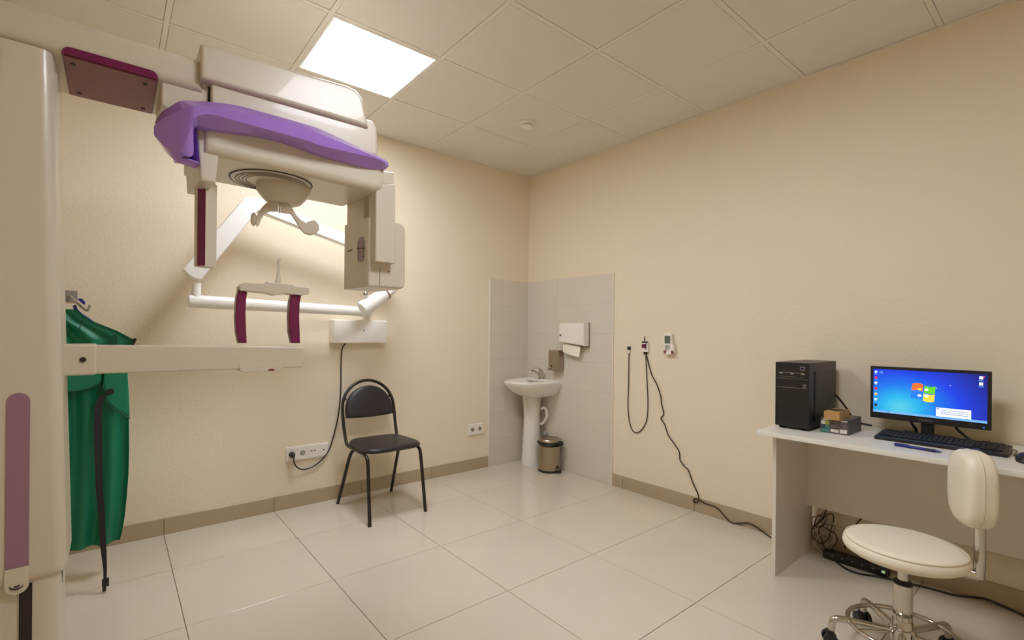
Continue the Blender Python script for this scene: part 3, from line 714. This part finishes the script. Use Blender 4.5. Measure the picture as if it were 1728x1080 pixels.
# pedal bin
q = on_z(938, 797, 0); bnc = Vector((max(q.x+.07, -.25), q.y+.075, 0)); bnc.x = min(bnc.x, -.118)
bn = thing('pedal_bin', 'small steel pedal bin with black liner edge beside the basin', 'bin', bnc)
mk('base_ring', MB().lathe([(.0, 0), (.100, 0), (.103, .006), (.102, .018), (.098, .02)], bnc), 'black', bn)
mk('body', MB().lathe([(.098, .016), (.098, .225), (.094, .23), (0, .23)], bnc, 40), 'steel', bn)
mk('lid', MB().lathe([(.099, .262), (.100, .278), (.094, .286), (.07, .291), (.066, .288), (0, .288)], bnc, 40), 'steel', bn)
mk('liner', MB().tube([bnc + Vector((.101*math.cos(R(a_)), .101*math.sin(R(a_)), .248 + .008*math.sin(R(a_)*3))) for a_ in range(0, 360, 20)], lambda t: .013+.004*math.sin(t*40), 8, closed=True), 'black', bn)
dr = Vector((.35, -.94, 0))
mk('liner_tail', MB().sphere(bnc + dr*.108 + Vector((0, 0, .252)), .026, (.9, .8, .8)), 'black', bn)
mk('pedal', MB().box((bnc.x-.02, bnc.y-.130, .006), (bnc.x+.024, bnc.y-.085, .018), .004).tube([bnc+Vector((.0, -.099, .05)), bnc+Vector((0, -.112, .045))], .012, 10), 'black', bn)

# ================================================================== small things on the right wall
xw = -.008
cl_ = thing('cable_clip', 'tiny black clip on the beige wall holding the cable end', 'clip', on_x(1061, 595, xw))
q = on_x(1061, 588, -.012); mk('clip_body', MB().box(q+Vector((-.006, -.012, -.012)), q+Vector((.012, .012, .016)), .004), 'black', cl_)
q = on_x(1061.5, 593, -.012); mk('cable_collar', MB().box(q+Vector((-.004, -.009, -.012)), q+Vector((.008, .009, .008)), .003), 'white2', cl_)
sn = thing('sensor_box', 'small magenta and white sensor box hanging on the beige wall', 'sensor', on_x(1088, 597, xw))
a, b = on_x(1083, 575.5, -.022), on_x(1093, 594, -.022)
mk('casing', MB().box((-.022, b.y, b.z), (-.001, a.y, a.z), .003), 'white2', sn)
zz = lambda f: b.z + (a.z-b.z)*f
mk('dark_band', MB().box((-.0235, b.y+.001, zz(.82)), (-.0215, a.y-.001, zz(.99))), 'logo', sn)
mk('magenta_label', MB().box((-.0235, b.y+.012, zz(.36)), (-.0215, a.y-.001, zz(.72))), 'magenta', sn)
mk('side_stripe', MB().box((-.0238, b.y+.012, zz(.2)), (-.0215, b.y+.018, zz(.95))), 'logo', sn)
mk('hanging_loop', MB().tube([on_x(1088, 575, -.012), on_x(1087.5, 571, -.012), on_x(1088, 568.5, -.006)], .004, 8, 3), 'wire', sn)
q = on_x(1089, 596, -.012); mk('cable_gland', MB().box(q+Vector((-.008, -.012, -.009)), q+Vector((.006, .012, .008)), .004), 'black', sn)
def wcab(name, label, pts, r, m='wire'):
    o = mk(name, MB().tube(pts, r, 7, 5), m, sn); o['label'] = label; return o
def low(px, py, x=-.017):
    q = on_z(px, py, fz)
    if q.x <= x: return q
    q = on_x(px, py, x); q.z = max(q.z, fz); return q
fz = .006
wcab('sensor_cable', 'thin dark cable looping in a long U between wall clip and sensor box',
     [on_x(x, y, -.007) for x, y in ((1061.3, 596), (1061, 620), (1060.5, 655), (1059.5, 680), (1061, 705), (1065, 722), (1070, 729), (1075.5, 730), (1082, 726), (1089, 715), (1092.5, 700), (1093, 670), (1091, 630), (1089.7, 600))], .0038)
fz = .006
wcab('trailing_cable', 'thin dark cable trailing from the sensor box down to the floor and desk',
     [on_x(x, y, -.007) for x, y in ((1090.5, 598), (1094, 612), (1100, 633), (1108, 648), (1115, 668), (1116, 680), (1120, 698), (1115.5, 706), (1122, 717), (1127, 733), (1137, 748), (1146, 762), (1147.5, 776), (1155, 787), (1162, 794), (1168, 812), (1174, 825), (1178, 835))]
     + [on_x(x, y, -.016) for x, y in ((1179, 843), (1176.5, 848), (1171, 847), (1170, 843.5), (1175, 842), (1182, 845), (1194, 851))]
     + [on_x(1207, 855, -.018), low(1217, 864), low(1229, 878), low(1240, 883.5), low(1262, 882.5), low(1279, 891), low(1294, 902), low(1301, 907)], .0042)
rm = thing('remote_unit', 'white handheld control unit with grey display on the beige wall', 'remote', on_x(1130, 600, xw))
xf = -.03
a, b = on_x(1120, 562.5, xf), on_x(1133, 597, xf)
mk('casing', MB().box((xf, b.y, b.z+.012), (-.004, a.y, a.z), .006, 3), 'white2', rm)
mk('wall_holder', MB().prism([on_x(*p_, xf-.006) for p_ in ((1132, 583), (1136.5, 581), (1136.5, 593), (1133, 598), (1123, 599), (1121, 594), (1130, 592))], (.035, 0, 0), .003), 'white2', rm)
mk('display', MB().prism([on_x(*p_, xf-.001) for p_ in ((1121.5, 566.5), (1131, 567), (1131, 580), (1121.5, 579.5))], (.002, 0, 0)), 'lcd', rm)
mk('keypad', MB().prism([on_x(*p_, xf-.001) for p_ in ((1122, 582), (1130.5, 582.5), (1129.5, 590), (1122, 591))], (.002, 0, 0)), 'keypad', rm)
for px, py in ((1121.5, 594), (1134, 594.5)):
    q = on_x(px, py, xf-.007); mk('rubber_grip', MB().box(q+Vector((-.002, -.010, -.012)), q+Vector((.01, .008, .012)), .003), 'mauve', rm)

# ================================================================== desk
DZ = .738; DT = .024
fr = on_z(1300, 969.5, 0); ys = -2.447; xf = fr.x; xbk = -.02; ye = -3.85
dl = on_z(1273, 726.5, DZ); dx0 = -.572
dk = thing('office_desk', 'plain pale grey laminate desk with white top along the right wall', 'desk', (-.28, -3.1, 0))
fdesk = on_z(1400, 745, DZ)
dx0 = fdesk.x
mk('desk_top', MB().box((dx0, ye-.04, DZ-DT), (xbk, dl.y, DZ), .004), 'deskw', dk)
mk('side_panel', MB().box((xf, ys-.018, 0), (xbk-.01, ys, DZ-DT), .001), 'desk', dk)
mk('side_panel', MB().box((xf, ye, 0), (xbk-.01, ye+.018, DZ-DT), .001), 'desk', dk)
mdz = on_x(1357, 851, -.11).z
mk('modesty_panel', MB().box((-.11, ye+.018, mdz), (-.094, ys-.018, DZ-DT), .001), 'desk', dk)

# computer tower
def onD(px, py): return on_z(px, py, DZ)
ta, tb = onD(1306, 721), onD(1366, 728.5)
tx, ty0, ty1 = (ta.x+tb.x)/2, ta.y, tb.y
tx1 = -.06; thz = on_x(1364, 613, tx).z
pcx = thing('computer_tower', 'black desktop computer tower standing on the desk', 'computer', ((tx+tx1)/2, (ty0+ty1)/2, DZ))
mk('case', MB().box((tx+.022, ty1+.001, DZ+.012), (tx1, ty0-.001, thz), .003), 'black', pcx)
fp = mk('front_panel', MB().prism([(tx+.003, ty0, DZ+.012), (tx, ty0-.02, DZ+.012), (tx, ty1+.02, DZ+.012), (tx+.003, ty1, DZ+.012), (tx+.024, ty1, DZ+.012), (tx+.024, ty0, DZ+.012)], (0, 0, thz-DZ-.012), .003), 'black', pcx)
for k in range(2):
    for s in (ty0-.02, ty1+.02): mk('foot', MB().box((tx+.03+k*.25, s-.012, DZ), (tx+.06+k*.25, s+.012, DZ+.013), .002), 'black', pcx)
hgt = thz - DZ; wd = ty0 - ty1
def fpx(u0, u1, v0, v1, m, name, d=.0015): return mk(name, MB().box((tx-d, ty0-wd*u1, DZ+hgt*v0), (tx+.002, ty0-wd*u0, DZ+hgt*v1)), m, fp)
fpx(.74, .88, .885, .945, 'grey', 'badge'); fpx(.76, .86, .9, .932, 'pend', 'badge_print', .002)
fpx(.10, .86, .842, .850, 'grey', 'trim_line'); fpx(.10, .86, .785, .789, 'grey', 'trim_line'); fpx(.05, .95, .62, .624, 'metalg', 'bay_line', .0008)
for u in (.13, .46, .78): fpx(u, u+.09, .825, .845, 'metalg', 'port', .002)
for v in (.64, .67): fpx(.82, .91, v, v+.012, 'metalg', 'button', .002)
fpx(.05, .95, .755, .757, 'metalg', 'bay_line', .0008)
mk('side_recess', MB().box((tx+.09, ty1-.0015, DZ+.06), (tx1-.02, ty1+.002, DZ+hgt*.87), .001), 'black', pcx)
mk('side_slot', MB().box((tx+.078, ty1-.001, DZ+.05), (tx+.09, ty1+.002, DZ+hgt*.87)), 'dark', pcx)
# cartons
a, b = onD(1384.5, 728.5), onD(1431, 735.5)
bxx = (a.x+b.x)/2; c_ = onD(1452, 727)
hb = on_x(1429, 709.5, bxx).z
gc = thing('printed_carton', 'flat grey printed cardboard carton beside the computer tower', 'box', (bxx+.09, (a.y+b.y)/2, DZ))
gx1 = min(bxx + .20, -.03)
mk('carton', MB().box((bxx, b.y, DZ), (gx1, a.y, hb), .001), 'boxgrey', gc)
wq = a.y-b.y; hq = hb-DZ
def cpr(u0, u1, v0, v1, m): mk('print_patch', MB().box((bxx-.0008, a.y-wq*u1, DZ+hq*v0), (bxx+.001, a.y-wq*u0, DZ+hq*v1)), m, gc)
for u0, u1, v0, v1, m in ((.03, .17, .58, .8, 'prt_w'), (.19, .33, .56, .8, 'prt_y'), (.03, .17, .34, .54, 'prt_b'), (.19, .33, .34, .54, 'prt_t'), (.03, .33, .08, .28, 'prt_t'),
                          (.38, .66, .1, .3, 'prt_w'), (.7, .96, .1, .36, 'prt_w'), (.40, .92, .42, .46, 'prt_g'), (.40, .9, .53, .57, 'prt_g'), (.52, .9, .64, .68, 'prt_g'), (.52, .8, .75, .79, 'prt_g'), (.74, .97, .86, .93, 'prt_w'), (.1, .3, .86, .93, 'prt_w')): cpr(u0, u1, v0, v1, m)
a2_, b2_ = on_z(1390.5, 707, hb), on_z(1416.5, 710.5, hb)
bx2 = (a2_.x+b2_.x)/2; hb2 = on_x(1416, 696, bx2).z
bc_ = thing('cardboard_box', 'small brown cardboard box with round hole on top of the carton', 'box', (bx2+.06, (a2_.y+b2_.y)/2, hb))
bx3 = min(bx2+.15, gx1-.005)
mk('carton', MB().box((bx2, b2_.y, hb), (bx3, a2_.y, hb2), .001), 'card', bc_)
mk('round_hole', MB().lathe([(0, 0), (.034, 0), (.034, .001), (0, .001)], ((bx2+bx3)/2, (a2_.y+b2_.y)/2, hb2-.0004), 24), 'dark', bc_)
mk('cable', MB().tube([(tx1-.03, ty1-.004, DZ+.16), (tx1-.02, ty1-.025, DZ+.13), (tx1-.01, ty1-.05, DZ+.09), (-.022, ty1-.08, DZ+.02), (-.022, ty1-.15, DZ+.006)], .005, 8, 5), 'black', pcx)

# monitor
mx = -.17
m00, m10, m11, m01 = on_x(1469, 618, mx), on_x(1673, 626, mx), on_x(1674, 726, mx), on_x(1468, 705, mx)
my0, my1 = (m00.y+m01.y)/2, (m10.y+m11.y)/2; mz1, mz0 = (m00.z+m10.z)/2, (m11.z+m01.z)/2
mW, mH = my0-my1, mz1-mz0; mc = (my0+my1)/2
mo = thing('computer_monitor', 'black widescreen monitor showing a bright blue desktop', 'monitor', (mx, mc, DZ))
bz = .016
mk('bezel', MB().box((mx, my1, mz0), (mx+.014, my0, mz1), .003).box((mx+.012, my1+.05, mz0+.03), (mx+.045, my0-.05, mz1-.03), .01), 'black', mo)
sy0, sy1, sz0, sz1 = my0-.013, my1+.013, mz0+.030, mz1-.014
scn = mk('screen', MB().box((mx-.0012, sy1, sz0), (mx+.002, sy0, sz1)), 'screen', mo, smooth=False)
sW, sH = sy0-sy1, sz1-sz0
def sp_(u, v): return Vector((mx-.0018, sy0-sW*u, sz0+sH*v))
def spoly(name, pts, m): return mk(name, MB().prism([sp_(*q) for q in pts], (.0007, 0, 0)), m, scn, smooth=False)
def srect(name, u0, u1, v0, v1, m): return spoly(name, ((u0, v0), (u1, v0), (u1, v1), (u0, v1)), m)
srect('taskbar', 0, 1, 0, .05, 'scr_t')
srect('popup', .585, .875, .05, .235, 'scr_w')
for k in range(3): mk('popup_line', MB().prism([sp_(u, v)+Vector((-.0006, 0, 0)) for u, v in ((.62, .10+.04*k), (.85, .10+.04*k), (.85, .112+.04*k), (.62, .112+.04*k))], (.0004, 0, 0)), 'scr_g', scn)
srect('popup_icon', .592, .61, .195, .222, 'scr_k')
for k, m in enumerate(('scr_w', 'scr_r', 'scr_w', 'scr_r', 'scr_y', 'scr_w', 'scr_k')):
    v = .93-.128*k
    spoly('desktop_icon', [(.026+.016*math.cos(a_), v+.03*math.sin(a_)) for a_ in [2*math.pi*j/10 for j in range(10)]], m)
    if k in (0, 2, 4, 5): spoly('desktop_icon', [(.032+.008*math.cos(a_), v-.008+.014*math.sin(a_)+.0) for a_ in [2*math.pi*j/8 for j in range(8)]], 'scr_b' if k != 4 else 'scr_o').location.x -= .0005
    srect('icon_caption', .012, .04, v-.055, v-.045, 'scr_t')
srect('icon_caption', .062, .092, .94, .955, 'scr_t'); srect('icon_caption', .058, .098, .905, .92, 'scr_t')
for v, m in ((.925, 'scr_w'), (.80, 'scr_w')):
    srect('desktop_icon', .936, .966, v-.03, v+.03, m); srect('icon_caption', .932, .97, v-.065, v-.052, 'scr_t')
srect('desktop_icon', .965, .978, .93, .96, 'scr_r')
srect('task_icon', .14, .16, .012, .04, 'scr_k'); srect('task_icon', .18, .195, .015, .035, 'scr_w')
# four waving panes of the desktop picture
def pane(u0, u1, v0, v1, m):
    def wv(u, v): return (u + .10*(v-.5)*.45 + .0, v + .035*math.sin((u-.36)/.22*2*math.pi*.92+.3) )
    pts = [wv(u0+(u1-u0)*k/8, v0) for k in range(9)] + [wv(u1-(u1-u0)*k/8, v1) for k in range(9)]
    return spoly('picture_pane', pts, m)
pane(.365, .462, .545, .70, 'scr_o'); pane(.475, .572, .545, .70, 'scr_gr'); pane(.365, .462, .365, .525, 'scr_b'); pane(.475, .572, .365, .525, 'scr_y')
for (u, v, r_), m in (((.44, .60, .018), 'scr_y'), ((.50, .60, .018), 'scr_w'), ((.44, .46, .018), 'scr_w'), ((.50, .46, .018), 'scr_w')):
    spoly('picture_glint', [(u+r_*math.cos(a_), v+r_*1.5*math.sin(a_)) for a_ in [2*math.pi*j/14 for j in range(14)]], m).location.x -= .0008
for u, v in ((.70, .72), (.585, .64)): srect('picture_spark', u, u+.008, v, v+.016, 'scr_w')
tm = text_mesh('ViewSonic', .012)
mk('bezel_lettering', MB().mesh(tm, frame((mx-.0006, mc+.002, mz0+.015), (0, -1, 0), (0, 0, 1))), 'prt_g', mo)
tm = text_mesh('VA', .006); mk('bezel_lettering', MB().mesh(tm, frame((mx-.0006, my0-.014, mz1-.007), (0, -1, 0), (0, 0, 1))), 'prt_g', mo)
mk('power_lamp', MB().box((mx-.0008, my1+.020, mz0+.008), (mx+.001, my1+.027, mz0+.013)), 'scr_b', mo)
stn = mk('stand_neck', MB().box((mx+.016, mc-.022, DZ+.008), (mx+.045, mc+.022, mz0+.06), .004), 'black', mo)
mk('stand_foot', MB().box((mx-.055, mc-.09, DZ), (mx+.10, mc+.09, DZ+.010), .004), 'black', mo)
for nm, lb, pts in (('video_cable', 'black cable behind the monitor stand on its left side', [(mx+.05, mc+.07, mz0+.05), (mx+.06, mc+.065, mz0-.01), (mx+.07, mc+.05, mz0-.045), (mx+.08, mc+.055, DZ+.006), (mx+.1, mc+.1, DZ+.006)]),
                    ('display_cable', 'thick black cable drooping from the monitor back to the desk', [(mx+.05, mc-.09, mz0+.05), (mx+.06, mc-.095, mz0-.01), (mx+.06, mc-.12, mz0-.04), (mx+.06, mc-.15, DZ+.007), (mx+.09, mc-.2, DZ+.007)])):
    mk('cable', MB().tube(pts, .006, 8, 5), 'black', mo)

# keyboard
k0, k1, k2 = onD(1476, 741), onD(1700, 772.5), onD(1603, 757)
kx0 = (k0.x+k1.x)/2; ky0, ky1 = k0.y+.005, k1.y-.003; kx1 = kx0+.158
kb = thing('keyboard', 'long black computer keyboard in front of the monitor', 'keyboard', ((kx0+kx1)/2, (ky0+ky1)/2, DZ))
mk('tray', MB().prism([(kx0, ky0, DZ), (kx0, ky0, DZ+.014), (kx0+.02, ky0, DZ+.017), (kx1, ky0, DZ+.028), (kx1, ky0, DZ)], (0, ky1-ky0, 0), .005, 2), 'black', kb)
keys = MB(); kl = ky0-ky1-.02
for r_ in range(6):
    x = kx0+.024+r_*.0205 + (.004 if r_ == 5 else 0); z = DZ+.0175+.0108*(x-kx0-.02)/(kx1-kx0-.02)
    y = ky0-.012; n = 0
    while y > ky1+.02:
        wk = .0155 if not (r_ == 0 and 3 <= n <= 4) else .05
        u = (ky0-y)/kl
        if not (.655 < u < .675 or .80 < u < .825): keys.box((x+.001, y-wk+.0012, z), (x+.018, y, z+.006), .0015, 1)
        y -= wk+.0012; n += 1
mk('keys', keys, 'black', kb, kind='stuff')
# mouse
q = onD(1725, 781)
ms = thing('computer_mouse', 'black computer mouse at the end of the keyboard', 'mouse', (q.x+.03, q.y-.01, DZ))
mk('shell', MB().lathe([(.055, 0), (.058, .008), (.052, .02), (.036, .031), (.015, .036), (0, .037)], (q.x+.035, q.y-.012, DZ), 24, None, 1, .58), 'black', ms)
mk('scroll_wheel', MB().tube([(q.x+.07, q.y-.009, DZ+.029), (q.x+.07, q.y-.015, DZ+.029)], .007, 12), 'metalg', ms)
mk('cable', MB().tube([(q.x+.092, q.y-.012, DZ+.008), (q.x+.105, q.y+.01, DZ+.006), (q.x+.11, q.y+.03, DZ+.006), (kx1+.02, ky1-.01, DZ+.005), (kx1+.04, ky1+.04, DZ+.005)], .0022, 6, 5), 'black', ms)
# pen
a, b = onD(1508, 752), onD(1590, 765.5); a.z = b.z = DZ+.006; d_ = (b-a)
pn = thing('ballpoint_pen', 'blue ballpoint pen lying at the front of the desk', 'pen', a.lerp(b, .5)-Vector((0, 0, .006)))
mk('barrel', MB().tube([a+d_*.02, a+d_*.03, a+d_*.62, a+d_*.9, a+d_*.96, b], lambda t: (.005, .006, .006, .0052, .003, .001)[min(5, int(t*5+.5))], 10), 'pen', pn)
mk('clip', MB().box((0, 0, 0), (.05, .003, .002), .0005, 1, mtx=frame(a+d_*.02+Vector((0, 0, .0055)), d_, (0, 0, 1))), 'pend', pn)
mk('grip', MB().tube([a+d_*.68, a+d_*.88], .0066, 10), 'pend', pn)

# ================================================================== under the desk: power strip and cable tangle
pa, pb = on_z(1397, 934, 0), on_z(1503, 972, 0); d_ = (pb-pa).normalized(); sd_ = Vector((-d_.y, d_.x, 0))
pa.x = pb.x = min(pa.x, pb.x, -.075)
ps = thing('power_strip', 'black power strip with green lamp on the floor under the desk', 'power strip', pa.lerp(pb, .5))
mtx = frame(pa, (pb-pa), (1, 0, 0))
Lp = (pb-pa).length
mk('body', MB().box((pa.x-.03, pb.y, .001), (pa.x+.028, pa.y, .045), .008, 2), 'black', ps)
for k in range(5):
    yy = pa.y - Lp*(.16+.155*k)
    mk('outlet', MB().lathe([(0, 0), (.018, 0), (.018, .001), (0, .001)], (pa.x, yy, .045), 16), 'dark', ps)
    mk('contact', MB().box((pa.x-.0315, yy-.004, .026), (pa.x-.029, yy+.002, .032)), 'metalg', ps)
mk('power_lamp', MB().box((pa.x-.032, pb.y+.012, .022), (pa.x-.028, pb.y+.026, .034), .002), 'led', ps)
def zf(px, py): return low(px, py)
mk('strip_cable', MB().tube([zf(1405, 942), zf(1425, 958), zf(1450, 968), zf(1478, 972), zf(1500, 977), zf(1535, 985), zf(1570, 993), zf(1610, 1004), zf(1645, 1008), zf(1665, 1012), zf(1700, 1026), zf(1740, 1045)], .0048, 7, 5), 'black', ps)
cbm = {'wirew': ('pale grey cable coiled in the tangle under the desk', 'coiled_cable'), 'wire': ('dark cable coiled in the tangle under the desk', 'coiled_cable')}
ctr = on_z(1385, 922, 0); ctr.x = -.16
loops = [((1376, 898), 12, 30, .2, 'wirew'), ((1386, 905), 13, 20, .6, 'wirew'), ((1392, 902), 20, 16, .3, 'wirew'), ((1372, 890), 9, 22, -.3, 'wirew'), ((1400, 897), 22, 12, .6, 'wirew'), ((1378, 915), 11, 16, .1, 'wirew'),
         ((1380, 893), 16, 26, .5, 'wire'), ((1388, 908), 14, 20, -.5, 'wire'), ((1374, 880), 9, 10, .4, 'wire')]
for i, ((px, py), rx, ry, rot_, m) in enumerate(loops):
    px += 9; rx *= .9
    pts = []
    for k in range(14):
        a_ = 2*math.pi*k/14; wob = 1 + .16*math.sin(3*a_+i)
        dx, dy = rx*wob*math.cos(a_), ry*wob*math.sin(a_)
        q = on_x(px + dx*math.cos(rot_)-dy*math.sin(rot_), py + dx*math.sin(rot_)+dy*math.cos(rot_), -.050-.010*math.sin(a_+i)-.0035*i)
        q.z = max(q.z, .007); pts.append(q)
    o = mk('coiled_cable', MB().tube(pts, .0045 if m == 'wirew' else .003, 6, 4, closed=True), m)
    tag(o, cbm[m][0], 'cable', 'grey cables tangled under the desk' if m == 'wirew' else 'dark cables tangled under the desk')
tag(mk('drop_cable', MB().tube([on_x(1393.5, 850, -.07), on_x(1393, 864, -.075), on_x(1386, 878, -.08), on_x(1375, 886, -.08), on_x(1370, 893, -.08)], .004, 7, 5), 'wire'), 'dark cable dropping from behind the desk panel into the tangle', 'cable')
tag(mk('desk_cable', MB().tube([on_x(1455, 873, -.06), on_x(1449, 880, -.065), on_x(1440, 890, -.07), on_x(1432, 905, -.07), on_x(1425, 925, -.07)], .004, 7, 5), 'wire'), 'dark cable hanging below the desk panel onto the power strip', 'cable')

# ================================================================== cream swivel stool
sx, sy_ = -.80, -3.03
sc0 = at_d(1524, 960, 1.80); sx, sy_ = sc0.x, sc0.y
st_ = thing('swivel_stool', 'cream round swivel stool with small backrest, chrome foot ring and castors', 'stool', (sx, sy_, 0))
zS = at_d(1530, 945, 1.80).z + .008
mk('seat', MB().lathe([(0, 0), (.12, 0), (.165, .006), (.184, .018), (.188, .03), (.184, .046), (.172, .058), (.15, .064), (0, .068)], (sx, sy_, zS), 48), 'cream', st_, sharp=60)
mk('seat_piping', MB().tube([(sx+.178*math.cos(a_), sy_+.178*math.sin(a_), zS+.054) for a_ in [2*math.pi*k/48 for k in range(48)]], .003, 6, closed=True), 'piping', st_)
mk('seat_plate', MB().box((sx-.07, sy_-.05, zS-.018), (sx+.07, sy_+.05, zS+.002), .003), 'metalg', st_)
mk('gas_piston', MB().lathe([(.017, zS-.12), (.017, zS-.01)], (sx, sy_, 0), 20), 'chrome', st_)
zh = .155
mk('column', MB().lathe([(.027, zh-.02), (.030, zh+.02), (.030, zS-.095), (.026, zS-.09)], (sx, sy_, 0), 28), 'chrome', st_)
mk('column_collar', MB().lathe([(.030, zS-.097), (.0315, zS-.09), (.024, zS-.083), (.014, zS-.083)], (sx, sy_, 0), 24), 'black', st_)
mk('height_lever', MB().box((sx+.01, sy_-.07, zS-.035), (sx+.045, sy_-.02, zS-.018), .004), 'white2', st_)
mk('hub', MB().lathe([(.036, .075), (.040, .085), (.040, .12), (.034, zh-.02), (.031, zh)], (sx, sy_, 0), 24), 'chrome', st_)
mk('foot_ring', MB().tube([(sx+.168*math.cos(a_), sy_+.168*math.sin(a_), .112) for a_ in [2*math.pi*k/48 for k in range(48)]], .0085, 10, closed=True), 'chrome', st_)
for k in range(3):
    a_ = R(20+120*k); mk('ring_spoke', MB().tube([(sx+.03*math.cos(a_), sy_+.03*math.sin(a_), .105), (sx+.168*math.cos(a_), sy_+.168*math.sin(a_), .111)], .006, 8), 'chrome', st_)
lq = at_d(1413, 1045, 1.88); la0 = math.atan2(lq.y-sy_, lq.x-sx)
for k in range(5):
    a_ = la0 + 2*math.pi*k/5; dx, dy = math.cos(a_), math.sin(a_)
    lg = mk('leg', MB().tube([(sx+.03*dx, sy_+.03*dy, .105), (sx+.13*dx, sy_+.13*dy, .108), (sx+.195*dx, sy_+.195*dy, .108), (sx+.219*dx, sy_+.219*dy, .097), (sx+.225*dx, sy_+.225*dy, .058)], .0125, 10, 5), 'chrome', st_)
    px_, py_ = sx+.229*dx, sy_+.229*dy; tx_, ty_ = -dy, dx
    ca_ = mk('castor', MB().tube([(px_-tx_*.011, py_-ty_*.011, .026), (px_-tx_*.024, py_-ty_*.024, .026)], .025, 16).tube([(px_+tx_*.011, py_+ty_*.011, .026), (px_+tx_*.024, py_+ty_*.024, .026)], .025, 16).box((px_-.014, py_-.014, .02), (px_+.014, py_+.014, .062), .006), 'black', lg)
# backrest
bp_ = on_p(1648, 830, Vector((sx, sy_, 0)) + Vector((.11, -.14, 0)), Vector((.6, -.8, 0)).normalized())
bp_ = at_d(1641, 830, 1.73); bdir = Vector((.46, -.89, 0)).normalized(); btan = Vector((-bdir.y, bdir.x, 0))
zb1 = on_p(1640, 760, bp_, bdir).z; zb0_ = on_p(1655, 897, bp_, bdir).z
bw = .098; hbk = (zb1-zb0_)/2; zmid = (zb1+zb0_)/2
def pad(s, o):
    r = []
    for k in range(36):
        a_ = 2*math.pi*k/36; c_, s_ = math.cos(a_), math.sin(a_)
        X_ = math.copysign(abs(c_)**(2/3.0), c_)*bw*s; Z_ = math.copysign(abs(s_)**(2/3.0), s_)*hbk*s
        r.append(Vector((bp_.x, bp_.y, zmid+Z_)) + btan*X_ + bdir*(o - .03*(X_/bw)**2*0 ) )
    return r
mk('backrest', MB().loft([pad(.4, -.044), pad(.82, -.043), pad(.94, -.036), pad(1, -.020), pad(1, .022), pad(.95, .034), pad(.84, .040), pad(.4, .041)]), 'cream', st_, sharp=60)
mk('back_piping', MB().tube(pad(1.0, -.004), .0028, 6, closed=True), 'piping', st_)
e1_ = Vector((bp_.x, bp_.y, 0)) + bdir*.020
mk('back_stem', MB().tube([Vector((sx, sy_, zS-.012)) + bdir*.05, Vector((e1_.x, e1_.y, zS-.026)) - bdir*.02, Vector((e1_.x, e1_.y, zS-.014)), Vector((e1_.x, e1_.y, zb0_)) , Vector((e1_.x, e1_.y, zb0_+.06)) - bdir*.012], .0165, 12, 5), 'chrome', st_)
